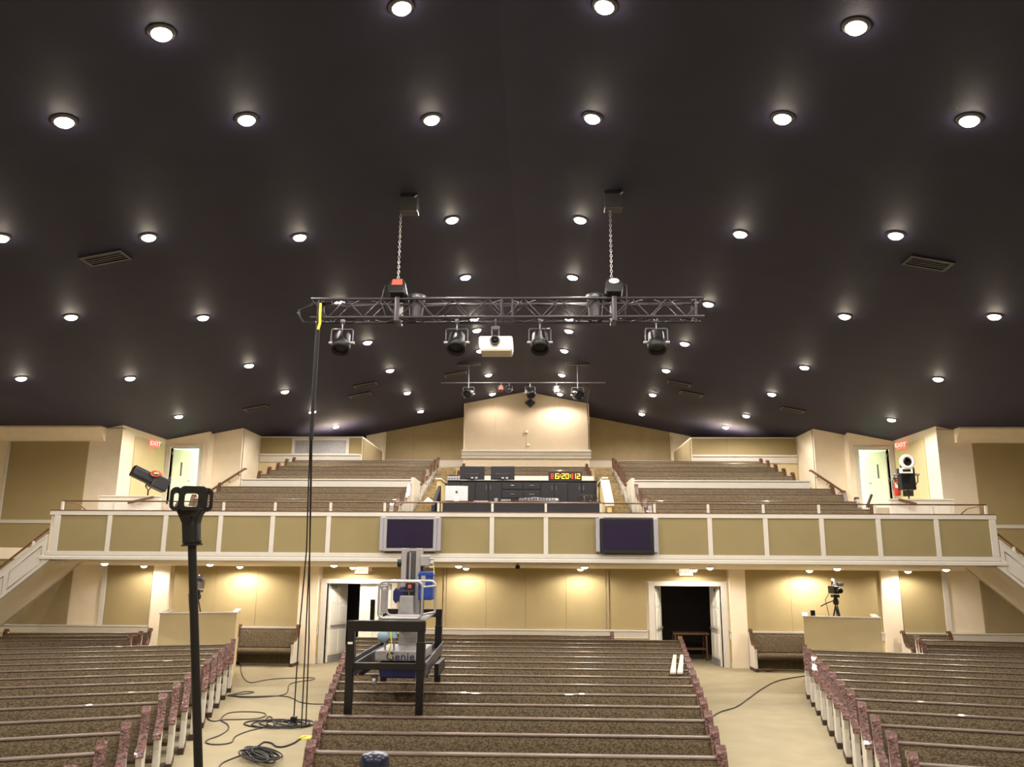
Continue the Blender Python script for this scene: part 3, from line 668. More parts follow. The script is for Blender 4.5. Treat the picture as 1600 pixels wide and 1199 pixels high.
for xx, lb, tl in ((-2.64, 'black stage light under the truss, nearest the hanging cables', 62), (-.83, 'black stage light under the truss, just left of the projector', 58), (.47, 'black stage light under the truss, just right of the projector', 60), (2.28, 'black stage light with a bright metal yoke near the far right end of the truss', 70)):
    stage_light(xx, TY+.15, TZ0-.04, lb, tilt=tl, group=G)
# far lighting pipe
PY = 23.6; PZ = 7.93
t = thing('lighting_pipe', 'thin horizontal pipe of small stage lights hanging before the gabled wall', 'pipe', (0, PY, PZ))
MB().cyl((-2.45, PY, PZ), (2.42, PY, PZ), .022, 8).build('pipe', 'grey_metal', t)
for x in (-1.62, 1.6):
    MB().cyl((x, PY, PZ), (x, PY, roofz(x)), .02, 8).build('drop_pole', 'grey_metal', t)
    MB().box(x-.35, x+.35, PY-.05, PY+.05, roofz(x)-.12, roofz(x)-.05).build('ceiling_channel', 'console', t)
G = 'small stage lights on the far pipe'
for xx, lb, bd, tl, sz in ((-1.62, 'dark clamped stage light at the left drop pole of the far pipe', 'black', 20, 1.0), (-.66, 'small pipe light with an orange clamp on the far pipe', 'cord_red', 70, .45), (-.42, 'small round green-tinted light on the far pipe', 'console', 10, .6), (.2, 'black light hung above the peak of the gabled wall', 'black', 45, .9), (.98, 'slim white clamped light on the far pipe', 'white', 80, .6), (1.6, 'dark clamped stage light at the right drop pole of the far pipe', 'black_gloss', 15, 1.1)):
    stage_light(xx, PY, PZ-.03, lb, tilt=tl, group=G, size=sz*.95, body=bd, yaw=.4 if xx > 0 else -.3)
t = thing('hanging_cable', 'black cable dropping from the far pipe down the edge of the gabled wall', 'cable', (1.95, PY, PZ))
MB().tube([(1.8, PY, PZ), (1.98, PY+.1, PZ-.15), (2.2, 29.2, 8.3), (2.26, 29.4, 7.6), (2.26, 29.4, 6.75)], .014, 6).build('cable', 'cable_black', t)
t = thing('ceiling_speaker_bracket', 'small dark diamond-shaped device at the peak of the gabled wall', 'bracket', (.2, 29.4, 8.5))
MB().prism([(.14, 8.62), (.34, 8.47), (.14, 8.28), (-.06, 8.47)], 'y', 29.36, 29.46).build('plate', 'console', t, bevel=.01)
MB().lathe([(.07, 0), (.05, .06), (0, .07)], (.14, 29.36, 8.46), 12, Matrix.Rotation(math.pi/2, 3, 'X')).build('dome', 'black', t)
# devices on the gabled wall
for (x, y), lb in (((823, 675), 'small ivory box sensor high on the gabled wall'), ((825.5, 695.5), 'small ivory wall plate just above the gabled wall ledge')):
    P = at(x, y, Y=29.4); t = thing('wall_sensor', lb, 'sensor', P)
    MB().box(P.x-.045, P.x+.045, P.y, P.y+.07, P.z-.05, P.z+.05).build('case', 'ivory', t, bevel=.01); MB().box(P.x-.02, P.x+.02, P.y-.006, P.y, P.z-.045, P.z-.02).build('eye', 'grey_metal', t)

# ================================================================== EXIT SIGNS
def exit_sign(P, w_, h_, m, ml, lab, ang=0):
    t = thing('exit_sign', lab, 'exit sign', P)
    mt = Matrix.Translation(P) @ Matrix.Rotation(ang, 4, 'Z')
    MB().box(-w_/2, w_/2, -.04, .04, -h_/2, h_/2, mt).build('sign_face', m, t, bevel=.012)
    text_obj('lettering', 'EXIT', h_*.9, ml, mt @ Matrix.Translation((0, -.046, 0)) @ FACE, t)
    if m == 'exit_pale':
        for s in (-1, 1):
            o = MB().lathe([(.03, -.03), (.055, 0), (.055, .04), (0, .05)], mt @ Vector((s*(w_/2+.07), 0, .02)), 12, Matrix.Rotation(math.pi/2, 3, 'X')).build('emergency_lamp', 'off_white', t)
            MB().cyl(mt @ Vector((s*w_/2, 0, .02)), mt @ Vector((s*(w_/2+.04), 0, .02)), .015, 8).build('lamp_arm', 'off_white', t)
exit_sign(at(565, 891, Y=YB-.15), .36, .2, 'exit_pale', 'exit_letter', 'overexposed pale exit sign above the left rear double doors')
exit_sign(at(1072, 894, Y=YB-.15), .36, .2, 'exit_pale', 'exit_letter', 'overexposed pale exit sign above the right rear double doors')
exit_sign(at(242, 694, X=-11.6), .3, .2, 'exit_red', 'exit_pale', 'red glowing exit sign on the upper side wall above the cord-wrapped spotlight', R(55))
exit_sign(at(1408, 696, X=11.6), .3, .2, 'exit_red', 'exit_pale', 'red glowing exit sign on the upper side wall above the silver-ringed spotlight', R(-55))

# ================================================================== TELEVISIONS ON THE BALCONY FRONT
for cx, silver in ((-2.36, True), (2.36, False)):
    lab = 'wall-mounted television with a wide silver frame on the balcony front, switched off' if silver else 'wall-mounted television with black frame and silver side speakers on the balcony front, switched off'
    z0, z1 = 2.97, 3.68; t = thing('television', lab, 'television', (cx, YF-.1, z0))
    w2 = .585 if silver else .565
    if silver:
        MB().box(cx-w2, cx+w2, YF-.13, YF-.04, z0-.02, z1).build('frame', 'tv_silver', t, bevel=.012)
        MB().box(cx-.51, cx+.51, YF-.136, YF-.128, z0+.05, z1-.04).build('bezel', 'black', t)
        MB().box(cx-.49, cx+.49, YF-.142, YF-.134, z0+.07, z1-.06).build('screen', 'screen', t)
        for s in (-1, 1): MB().box(cx+s*w2, cx+s*(w2+.09), YF-.11, YF-.03, z0-.01, z1).build('speaker', 'tv_silver', t, bevel=.01)
    else:
        MB().box(cx-.57, cx+.57, YF-.14, YF-.04, z0-.04, z1).build('frame', 'black', t, bevel=.012)
        MB().box(cx-.51, cx+.51, YF-.146, YF-.138, z0+.05, z1-.04).build('screen', 'screen', t)
        for s in (-1, 1): MB().box(cx+s*.58, cx+s*.67, YF-.12, YF-.03, z0-.01, z1).build('speaker', 'tv_silver', t, bevel=.01)
    MB().box(cx-.3, cx+.3, YF-.045, YF, z0+.2, z0+.5).build('wall_bracket', 'black', t)

# ================================================================== CONTROL BOOTH
t = thing('booth_counter', 'low dark counter along the front of the control booth on the balcony', 'counter', (0, 20.4, 3))
MB().box(-1.92, 1.95, 20.3, 20.36, 3.1, 4.16).build('front_board', 'console', t); MB().box(-1.95, 1.98, 20.28, 21.1, 4.16, 4.2).build('counter_top', 'black', t, bevel=.006)
for x in (-1.92, 1.89): MB().box(x, x+.06, 20.36, 21.05, 3.1, 4.16).build('side_board', 'console', t)
struct('floor_booth', MB().box(-2.2, 2.25, 20.1, 24.6, 2.9, 3.55), 'stair_carpet')
t = thing('booth_cabinet', 'long run of dark cabinets with silver handles at the back of the control booth', 'cabinet', (0, 22.9, 3.55))
zc = 4.96
MB().box(-2.08, 2.06, 22.75, 23.3, 3.55, zc-.03).build('body', 'console', t); MB().box(-2.08, 2.06, 22.7, 23.35, zc-.03, zc).build('cabinet_top', 'black', t, bevel=.004)
segs = [(-2.08, -1.72, 'd'), (-1.7, -1.32, 'd'), (-1.3, -.95, 'd'), (-.93, -.58, 'd'), (-.56, .0, 'w'), (.02, .5, 'w'), (.52, .87, 'd'), (.89, 1.24, 'd'), (1.26, 1.62, 'd'), (1.64, 2.06, 'd')]
for i, (a, b, k) in enumerate(segs):
    if k == 'd':
        o = MB().box(a, b, 22.72, 22.75, 3.6, zc-.06).build('cabinet_door', 'console', t, bevel=.004)
        hx = b-.05 if i in (0, 2, 6, 8) else a+.05
        MB().cyl((hx, 22.70, zc-.26), (hx, 22.70, zc-.14), .009, 6).build('handle', 'chrome', o)
    else:
        for z in (zc-.24, zc-.48, zc-.74, zc-1.0):
            o = MB().box(a, b, 22.72, 22.75, z, z+.18).build('drawer', 'console', t, bevel=.004)
            MB().cyl(((a+b)/2-.06, 22.70, z+.1), ((a+b)/2+.06, 22.70, z+.1), .009, 6).build('handle', 'chrome', o)
for s in (-1, 1):
    x0, x1 = sorted((s*2.14, s*2.24)); o = struct('wall_booth_side_' + ('left' if s < 0 else 'right'), MB().box(x0, x1, 21.6, 24.6, 2.9, 4.86 if s < 0 else 4.9), 'dado')
    MB().box(x0-.03, x1+.03, 21.55, 24.6, 4.86 if s < 0 else 4.9, 4.9 if s < 0 else 4.94).build('cap', 'trim', o)
o = struct('wall_booth_slope', MB().prism([(20.3, 3.0), (20.3, 4.12), (21.6, 4.82), (21.6, 3.0)], 'x', 2.14, 2.24), 'dado')
MB().prism([(20.25, 4.1), (20.25, 4.16), (21.6, 4.88), (21.6, 4.82)], 'x', 2.08, 2.3).build('cap', 'trim', o)
struct('wall_booth_slope.001', MB().prism([(20.3, 3.0), (20.3, 4.1), (21.6, 4.7), (21.6, 3.0)], 'x', -2.2, -2.12), 'console')
# monitors seen from behind
for k, (px0, px1) in enumerate(((719, 757), (767, 804))):
    A = at(px0, 729, Y=22.9); B = at(px1, 750, Y=22.9); c = (A.x+B.x)/2
    t = thing('monitor', 'back of a black monitor on the booth cabinet, %s' % ('beside the audio receiver' if k == 0 else 'second along'), 'monitor', (c, 22.9, zc), 0, 'black monitors on the booth')
    MB().box(A.x, B.x, 22.86, 22.9, zc+.03, A.z).build('shell', 'console', t, bevel=.012); MB().box(c-.2, c+.2, 22.83, 22.86, zc+.05, zc+.2).build('port_cover', 'console', t, bevel=.01)
    MB().box(c-.15, c+.15, 22.8, 23.0, zc, zc+.015).build('foot', 'black', t); MB().box(c-.04, c+.04, 22.9, 22.93, zc, zc+.2).build('neck', 'black', t)
    for dx_ in (.0, .12): MB().box(c+dx_-.03, c+dx_+.04, 22.82, 22.835, zc+.055, zc+.1).build('connector', 'silver', t)
A = at(700, 744, Y=22.9)
t = thing('audio_receiver', 'small silver audio unit on the booth cabinet beside the first monitor', 'audio unit', (A.x+.15, 22.9, zc))
MB().box(A.x, A.x+.33, 22.82, 23.05, zc, zc+.12).build('case', 'silver', t, bevel=.006); MB().box(A.x+.02, A.x+.3, 22.85, 23.02, zc+.12, zc+.15).build('lid', 'black', t)
for k in range(4): MB().cyl((A.x+.05+k*.075, 22.82, zc+.06), (A.x+.05+k*.075, 22.8, zc+.06), .018, 8).build('knob', 'black', t)
# silver all-in-one computer seen from behind
t = thing('computer', 'silver all-in-one computer seen from behind on the booth counter', 'computer', (-1.62, 20.75, 4.2))
mt = Matrix.Translation((-1.63, 20.8, 4.2)) @ Matrix.Rotation(R(8), 4, 'Z') @ Matrix.Rotation(R(-6), 4, 'X')
b = MB().box(-.29, .29, -.015, .02, .04, .43, mt).build('shell', 'silver', t, bevel=.01)
MB().prism([(-.07, 0), (.07, 0), (.06, .14), (-.06, .14)], 'y', -.09, -.07, Matrix.Translation((-1.63, 20.8, 4.2)) @ Matrix.Rotation(R(8), 4, 'Z')).build('stand', 'white', t, bevel=.01)
ap = [(0, .022), (.012, .028), (.026, .02), (.022, .006), (.03, -.01), (.018, -.032), (.008, -.034), (0, -.03), (-.008, -.034), (-.018, -.032), (-.03, -.012), (-.03, .008), (-.02, .026), (-.008, .027)]
m = MB().prism([(x, z+.27) for x, z in ap], 'y', -.019, -.0155, mt); m.prism([(0, .302), (.004, .318), (.016, .326), (.013, .308)], 'y', -.019, -.0155, mt); m.build('fruit_emblem', 'black', b)
A = at(741, 784, Y=20.7)
t = thing('keyboard', 'slim white keyboard lying on the booth counter beside the silver computer', 'keyboard', (A.x+.17, 20.6, 4.2)); MB().box(A.x, A.x+.36, 20.5, 20.66, 4.2, 4.225).build('keyboard_body', 'white', t, bevel=.004)
t = thing('desk_phone', 'small dark desk gadget on the booth counter, right of the keyboard', 'device', (-.45, 20.7, 4.2)); MB().prism([(20.6, 4.2), (20.8, 4.2), (20.8, 4.3), (20.6, 4.23)], 'x', -.5, -.25).build('case', 'black', t, bevel=.01); MB().cyl((-.62, 20.7, 4.2), (-.62, 20.7, 4.31), .045, 12).build('cup', 'lift_grey', t)
t = thing('mixing_console', 'dark angled mixing console with a thin bright edge on the booth counter', 'mixer', (.4, 20.7, 4.2))
MB().prism([(20.45, 4.2), (20.95, 4.2), (20.95, 4.34), (20.5, 4.24)], 'x', -.05, .95).build('body', 'black', t, bevel=.01)
MB().tube([(-.03, 20.5, 4.26), (.35, 20.9, 4.35), (.95, 20.5, 4.26)], .006, 6).build('edge_strip', 'silver', t)
m = MB()
for i in range(12):
    for j in range(3): m.cyl((.02+i*.075, 20.6+j*.1, 4.26+j*.022), (.02+i*.075, 20.6+j*.1, 4.29+j*.022), .012, 6)
m.build('knobs', 'grey_metal', t)
t = thing('paper_stack', 'stack of white papers on the booth cabinet beside the clock', 'papers', (.5, 22.95, zc))
for k in range(4): MB().box(.3+.02*k, .68-.015*k, 22.85, 23.1, zc+.012*k, zc+.012*k+.01).build('sheet', 'white', t)
for k, (pxx, rz) in enumerate(((668, .5),)):
    A = at(672, 784, Y=20.6); t = thing('folded_paper', 'white folded paper on a small shelf at the booth corner', 'paper', A); MB().prism([(A.x-.16, A.z), (A.x+.1, A.z), (A.x-.06, A.z+.11)], 'y', 20.6, 20.62).build('sheet', 'white', t)
    MB().box(A.x-.2, A.x+.22, 20.5, 20.75, A.z-.04, A.z-.005).build('shelf', 'off_white', t)
A = at(920, 778, Y=21); t = thing('headset_rack', 'dark jumble of headsets at the right end of the booth', 'headsets', (A.x, 21, 4.2))
for k in range(3): MB().tube([(A.x-.15+k*.13+.1*math.cos(q), 20.9+.04*k, 4.33+.09*math.sin(q)) for q in [j*math.pi/6 for j in range(12)]], .014, 6, closed=True).build('headband', 'black' if k != 1 else 'cap_brown', t)
MB().box(A.x-.3, A.x+.3, 20.8, 21.05, 4.2, 4.24).build('base', 'black', t)
# LED clock
A = at(857, 740, Y=22.8); B = at(909, 753.5, Y=22.8); W_ = B.x-A.x; H_ = .25
t = thing('digital_clock', 'black digital clock showing 6:20:12 in glowing yellow digits on the booth cabinet', 'clock', ((A.x+B.x)/2, 22.8, zc))
MB().box(A.x, B.x, 22.76, 22.86, zc, zc+H_).build('case', 'black', t, bevel=.006)
MB().box(A.x+.04, B.x-.03, 22.755, 22.761, zc+.03, zc+H_-.03).build('display', 'led_back', t)
SEG = {'6': 'acdefg', '2': 'abdeg', '0': 'abcdef', '1': 'bc', '8': 'abcdefg'}
def digit(ch, x, z, w_, h_, mm):
    q = .02; m = MB(); y0, y1 = 22.748, 22.754
    for s_ in SEG[ch]:
        b = {'a': (x, x+w_, z+h_-q, z+h_), 'g': (x, x+w_, z+h_/2-q/2, z+h_/2+q/2), 'd': (x, x+w_, z, z+q), 'f': (x, x+q, z+h_/2, z+h_), 'e': (x, x+q, z, z+h_/2), 'b': (x+w_-q, x+w_, z+h_/2, z+h_), 'c': (x+w_-q, x+w_, z, z+h_/2)}[s_]
        m.box(b[0]+.003, b[1]-.003, y0, y1, b[2]+.003, b[3]-.003)
    m.build('digit', mm, t)
zz = zc+.05; hh = H_-.1
def cxp(p): return A.x+(p-857)/52*W_
digit('8', cxp(860.8), zz, .07, hh, 'led_dim'); digit('6', cxp(867.4), zz, .105, hh, 'led')
digit('2', cxp(877.6), zz, .085, hh, 'led'); digit('0', cxp(883.8), zz, .085, hh, 'led')
digit('8', cxp(893), zz, .045, hh, 'led_dim'); digit('1', cxp(896.6), zz, .06, hh, 'led'); digit('2', cxp(901.6), zz, .085, hh, 'led')
m = MB()
for p in (875.3, 890.9):
    for z in (.3, .65): m.box(cxp(p)-.01, cxp(p)+.012, 22.748, 22.754, zz+hh*z, zz+hh*z+.02)
m.build('colon', 'led', t)

# ================================================================== FOLLOW SPOTS, FIRE EXTINGUISHER, CAMERAS
t = thing('follow_spot', 'long black spotlight with a coiled red cord, on a stand by the left upper doorway', 'spotlight', (-9.75, 21.8, 3.0))
C = at(238, 749, Y=21.8); F = at(207, 735, Y=21.3); Bk = at(258, 760, Y=21.9)
ax = (F-Bk); L_ = ax.length; ax.normalize(); mt = Matrix.Translation(Bk) @ ax.to_track_quat('X', 'Z').to_matrix().to_4x4()
MB().prism([(-.1, -.15), (.1, -.15), (.14, -.08), (.14, .1), (.1, .15), (-.1, .15), (-.14, .1), (-.14, -.08)], 'x', L_*.0, L_, mt).build('housing', 'black', t, bevel=.02)
MB().box(-.04, L_*.42, -.17, .17, -.18, .17, mt).build('lamp_house', 'console', t, bevel=.03)
CC = at(242, 740, Y=21.42)
MB().tube([CC+Vector((.12*math.cos(q), .008*q, .07*math.sin(q))) for q in [j*math.pi/6 for j in range(37)]], .013, 6).build('cord_coil', 'cord_red', t)
MB().tube([C+Vector((-.13, 0, -.05)), C+Vector((-.16, 0, -.2)), C+Vector((-.08, 0, -.3)), C+Vector((.02, 0, -.2)), C+Vector((.04, 0, -.05))], .018, 6).build('yoke', 'black', t)
MB().cyl(C+Vector((-.08, 0, -.3)), (C.x-.08, C.y, 2.98), .02, 8).build('pole', 'black', t)
MB().box(C.x-.02, C.x+.05, C.y-.2, C.y-.17, C.z-.03, C.z).build('label_plate', 'white', t)
for a in (0, 2.1, 4.2): MB().cyl((C.x-.08, C.y, 3.3), (C.x-.08+.3*math.cos(a), C.y+.3*math.sin(a), 2.99), .012, 6).build('tripod_leg', 'black', t)
t = thing('follow_spot', 'black spotlight with a silver front ring, on a stand by the right upper doorway', 'spotlight', (10.1, 21.6, 3.0))
C = at(1416, 722, Y=21.4); D = at(1418, 756, Y=22.2)
ax = (C-D); L_ = ax.length; ax.normalize(); mt = Matrix.Translation(D) @ ax.to_track_quat('Z', 'X').to_matrix().to_4x4(); m3 = mt.to_3x3()
MB().prism([(.17*math.cos(q), .17*math.sin(q)) for q in [math.pi/8+j*math.pi/4 for j in range(8)]], 'z', 0, L_*.8, mt).build('housing', 'black', t, bevel=.01)
MB().box(-.11, .11, -.13, .13, -.45, L_*.7, mt).build('lamp_house', 'black', t, bevel=.01)
P = at(1416, 722, Y=21.25)
MB().lathe([(.17, 0), (.19, .02), (.19, .08), (.16, .1), (.12, .1), (.115, .05), (0, .05)], P, 22, Matrix.Rotation(math.pi/2, 3, 'X')).build('front_ring', 'white', t)
MB().lathe([(.112, 0), (.09, .012), (0, .02)], P+Vector((0, -.06, 0)), 18, Matrix.Rotation(math.pi/2, 3, 'X')).build('lens', 'glass_black', t)
Q = at(1416, 735.5, Y=21.2); MB().box(Q.x-.16, Q.x+.16, Q.y-.02, Q.y+.05, Q.z-.07, Q.z+.07).build('colour_slot', 'white', t, bevel=.01); MB().box(Q.x-.1, Q.x+.1, Q.y-.03, Q.y-.018, Q.z-.03, Q.z+.03).build('slot_opening', 'black', t)
Hh = at(1416, 748, Y=21.6); MB().box(Hh.x-.19, Hh.x+.19, Hh.y-.12, Hh.y+.12, Hh.z-.3, Hh.z+.27).build('body_case', 'black', t, bevel=.02)
MB().tube([Hh+Vector((-.3, 0, .12)), Hh+Vector((-.29, 0, -.08)), Hh+Vector((-.18, 0, -.22)), Hh+Vector((.18, 0, -.22)), Hh+Vector((.29, 0, -.08)), Hh+Vector((.3, 0, .12))], .014, 6).build('yoke', 'grey_metal', t)
for s in (-1, 1): MB().cyl(Hh+Vector((s*.2, 0, .1)), Hh+Vector((s*.34, 0, .1)), .03, 8).build('knob', 'silver', t)
MB().cyl(Hh+Vector((.02, 0, -.26)), (Hh.x+.02, Hh.y, 2.98), .022, 8).build('pole', 'black', t)
for a in (0, 2.1, 4.2): MB().cyl((Hh.x+.02, Hh.y, 3.3), (Hh.x+.3*math.cos(a), Hh.y+.3*math.sin(a), 2.99), .012, 6).build('tripod_leg', 'black', t)
P = at(1401, 762, Y=25.0); P = at(1401, 762, X=11.6)
t = thing('fire_extinguisher', 'red fire extinguisher with a white label on the wall by the right upper doorway', 'fire extinguisher', P)
MB().lathe([(.0, -.26), (.075, -.25), (.085, -.2), (.085, .12), (.06, .2), (.03, .23), (.03, .27), (0, .27)], P, 16).build('cylinder', 'red', t)
MB().box(P.x-.07, P.x+.05, P.y-.095, P.y-.07, P.z-.02, P.z+.16).build('label_patch', 'white', t)
MB().box(P.x-.08, P.x+.03, P.y-.02, P.y+.02, P.z+.26, P.z+.3).build('valve_handle', 'black', t); MB().tube([P+Vector((-.02, 0, .27)), P+Vector((-.12, 0, .2)), P+Vector((-.11, 0, -.05))], .012, 6).build('hose', 'black', t)
def brass_post(): pass
P = at(1349, 787, Y=21.6)
t = thing('stair_rail_post', 'dark slanting rail end in front of the right upper doorway', 'rail', P); MB().tube([at(1354, 794, Y=23.4), at(1362, 773, Y=23.4)], .04, 8).build('post', 'dark_foot', t)
# camera platforms and video cameras
for s in (-1, 1):
    Y0 = 20.0; A = at(260 if s < 0 else 1255, 957 if s < 0 else 963, Y=Y0); B = at(370 if s < 0 else 1367, 957 if s < 0 else 963, Y=Y0); zt = 1.53 if s < 0 else 1.56
    t = thing('camera_platform', 'tan boxed camera platform at the back of the %s floor block, white top edge' % ('left' if s < 0 else 'right'), 'platform', ((A.x+B.x)/2, Y0, 0))
    ang = R(17)*-s; W = (B.x-A.x)*1.0; px0 = B.x if s < 0 else A.x
    mt = Matrix.Translation((px0, Y0, 0)) @ Matrix.Rotation(ang, 4, 'Z')
    a, b = (-W, 0) if s < 0 else (0, W)
    MB().box(a, b, 0, .08, 0, zt-.03, mt).build('front_board', 'platform_cloth', t); MB().box(a-.02, b+.02, -.02, .1, zt-.03, zt, mt).build('top_edge', 'trim', t)
    for x in (a, b-.08):
        MB().box(x, x+.08, .08, 1.5, 0, zt-.03, mt).build('side_board', 'platform_cloth', t); MB().box(x-.02, x+.1, .1, 1.5, zt-.03, zt, mt).build('side_edge', 'trim', t)
    MB().box(a+.08, b-.08, .08, 1.5, .0, .78, mt).build('deck', 'stair_carpet', t)
    cx, cy = (7.66, 20.75) if s > 0 else (-8.02, 20.75)
    q = thing('video_camera', 'black video camera on a tripod standing in the %s camera platform' % ('left' if s < 0 else 'right'), 'video camera', (cx, cy, .78))
    for a in (.5, 2.6, 4.7):
        m = MB(); top = Vector((cx, cy, 1.82)); ft = Vector((cx+.26*math.cos(a), cy+.26*math.sin(a), .78))
        d = Vector((-math.sin(a), math.cos(a), 0))*.025
        m.cyl(top+d, ft+d*.6, .013, 6); m.cyl(top-d, ft-d*.6, .013, 6); m.box(ft.x-.03, ft.x+.03, ft.y-.03, ft.y+.03, .78, .8); m.build('tripod_leg', 'black', q)
    MB().lathe([(.05, 0), (.07, .04), (.07, .1), (.05, .14), (.03, .2)], (cx, cy, 1.78), 12).build('tripod_head', 'black', q)
    MB().box(cx-.08, cx+.07, cy-.1, cy+.12, 1.95, 2.02).build('mount_plate', 'black', q, bevel=.01)
    MB().box(cx-.09, cx+.04, cy-.2, cy+.25, 2.04, 2.22).build('camera_body', 'black', q, bevel=.02)
    MB().lathe([(.05, 0), (.05, .14), (.06, .16), (.06, .24), (.04, .24), (0, .2)], (cx-.02, cy-.2, 2.12), 14, Matrix.Rotation(math.pi/2, 3, 'X')).build('lens', 'black_gloss', q)
    MB().box(cx+.07 if s > 0 else cx-.05, cx+.2 if s > 0 else cx+.1, cy-.05, cy+.1, 2.22, 2.31).build('viewfinder', 'black', q, bevel=.015)
    MB().tube([(cx-.05, cy-.1, 2.24), (cx-.04, cy-.08, 2.33), (cx-.0, cy+.15, 2.33), (cx, cy+.2, 2.24)], .014, 6).build('carry_handle', 'black', q)
    MB().lathe([(.035, 0), (.045, .03), (0, .06)], (cx-.04, cy, 2.34), 10).build('tally_lamp', 'white' if s > 0 else 'black', q)
    MB().tube([(cx, cy, 1.9), (cx-.15, cy+.25, 1.8), (cx-.22, cy+.45, 1.72)], .014, 6).build('pan_handle', 'black', q)
    MB().tube([(cx-.1, cy, 2.1), (cx-.25, cy, 1.9), (cx-.2, cy, 1.6), (cx-.15, cy, 1.3)], .008, 6).build('cable', 'cable_black', q)
    if s > 0:
        P = Vector((A.x+.24, Y0+.04, zt)); q = thing('tablet', 'small dark green box standing on the ledge of the right camera platform', 'box', P); MB().box(P.x-.05, P.x+.05, P.y-.02, P.y+.03, zt, zt+.12).build('case', 'rubber', q, bevel=.008)
P = at(809, 885, Y=19.3); t = thing('security_camera', 'small dark camera fixed under the middle of the balcony', 'camera', P)
MB().box(P.x-.05, P.x+.05, P.y-.08, P.y+.06, P.z-.06, P.z+.02).build('case', 'black', t, bevel=.01); MB().cyl(P, P+Vector((0, 0, .08)), .02, 8).build('mount', 'grey_metal', t)
MB().lathe([(.03, 0), (.025, .02), (0, .025)], P+Vector((0, -.08, -.02)), 10, Matrix.Rotation(math.pi/2, 3, 'X')).build('lens', 'glass_black', t)

# ================================================================== PERSONNEL LIFT IN ITS STRADDLE FRAME
t = thing('straddle_frame', 'black steel straddle frame standing over the centre pews around the lift', 'frame', (-1.45, 11.8, 0))
fy, ry = 10.5, 13.2
lxF, rxF = at(547, 1040, Y=fy).x, at(657, 1040, Y=fy).x; lxR, rxR = at(602, 1000, Y=ry).x, at(685, 1000, Y=ry).x
zF, zR = at(600, 970, Y=fy).z, at(685, 952, Y=ry).z
for x, y, z in ((lxF, fy, zF), (rxF, fy, zF), (lxR, ry, zR), (rxR, ry, zR)):
    l = MB().box(x-.045, x+.045, y-.045, y+.045, 0, z).build('leg', 'lift_steel', t, bevel=.006)
    MB().box(x-.052, x+.052, y-.052, y+.052, 1.42, 1.75).build('sleeve', 'lift_steel', l, bevel=.004)
P = Vector((lxF, fy-.047, 1.72)); MB().box(P.x-.03, P.x+.03, P.y-.008, P.y, P.z, P.z+.025).build('sticker', 'white', t)
MB().box(lxF-.05, rxF+.05, fy-.05, fy+.05, zF-.13, zF+.0).build('top_beam', 'lift_steel', t, bevel=.006)
MB().box(lxR-.05, rxR+.05, ry-.05, ry+.05, zR-.12, zR).build('top_beam', 'lift_steel', t, bevel=.006)
zl = at(600, 1036, Y=fy).z
MB().box(lxF, rxF, fy-.04, fy+.04, zl-.08, zl).build('lower_beam', 'lift_steel', t, bevel=.005); MB().box(lxR, rxR, ry-.04, ry+.04, zl-.08, zl).build('lower_beam', 'lift_steel', t, bevel=.005)
for x0, x1, nm in ((lxF, lxR, 'a'), (rxF, rxR, 'b')):
    for zz_, off in ((zl-.08, .05),):
        mt_ = [Vector((x0-.06, fy, 0)), Vector((x0+.06, fy, 0)), Vector((x1+.06, ry, 0)), Vector((x1-.06, ry, 0))]
        m = MB().add([(v.x, v.y, zl-.16) for v in mt_]+[(v.x, v.y, zl-.08) for v in mt_], [(3, 2, 1, 0), (4, 5, 6, 7), (0, 1, 5, 4), (1, 2, 6, 5), (2, 3, 7, 6), (3, 0, 4, 7)]); m.build('side_track', 'grey_metal', t)
        e = .02
        for sg in (-1, 1):
            m = MB(); q0 = x0+sg*.06; q1 = x1+sg*.06
            m.add([(q0-.008, fy, zl-.08), (q0+.008, fy, zl-.08), (q1+.008, ry, zl-.08), (q1-.008, ry, zl-.08), (q0-.008, fy, zl+.0), (q0+.008, fy, zl), (q1+.008, ry, zl), (q1-.008, ry, zl)], [(3, 2, 1, 0), (4, 5, 6, 7), (0, 1, 5, 4), (1, 2, 6, 5), (2, 3, 7, 6), (3, 0, 4, 7)]).build('track_flange', 'grey_metal', t)
ly = 11.5
t = thing('personnel_lift', 'grey and blue one-person lift with a tall aluminium mast and rounded basket', 'lift', (-1.4, ly, 1.2))
A = at(588, 1020, Y=ly-.3); B = at(657, 1034, Y=ly-.3)
MB().box(A.x-.02, B.x+.02, ly-.28, ly+.7, B.z, A.z+.02).build('chassis', 'lift_grey', t, bevel=.01)
text_obj('lettering', 'Genie', .14, 'navy', Matrix.Translation((at(625, 1027, Y=ly-.3).x, ly-.285, at(625, 1027, Y=ly-.3).z)) @ FACE @ Matrix.Shear('XZ', 4, (.0, .0)), t, .003, 1.15)
C1 = at(588, 1036, Y=ly-.2); C2 = at(655, 1061, Y=ly-.2)
MB().prism([(C1.x, C1.z), (C2.x+.02, C1.z), (C2.x-.02, C2.z), (C1.x+.06, C2.z)], 'y', ly-.2, ly+.7).build('battery_base', 'navy', t, bevel=.02)
for x, y in ((C1.x-.02, ly-.2), (C2.x-.02, ly-.2), (C1.x, ly+.6), (C2.x, ly+.6)):
    w_ = MB().cyl((x-.02, y, C2.z-.04), (x+.025, y, C2.z-.04), .055, 16).build('caster', 'lift_grey', t); MB().box(x-.035, x+.04, y-.03, y+.03, C2.z-.03, C2.z+.05).build('caster_fork', 'grey_metal', w_)
for x in (C1.x-.22, C2.x+.2): MB().box(min(x, x+.06), max(x, x+.06), ly-.25, ly+.5, C2.z+.04, C1.z).build('outrigger', 'black', t, bevel=.005)
mx = at(640, 930, Y=12).x; zb, ztp = at(640, 1016, Y=12).z, at(640, 857, Y=12).z
m0 = at(624, 985, Y=12).x; m1 = at(653, 985, Y=12).x
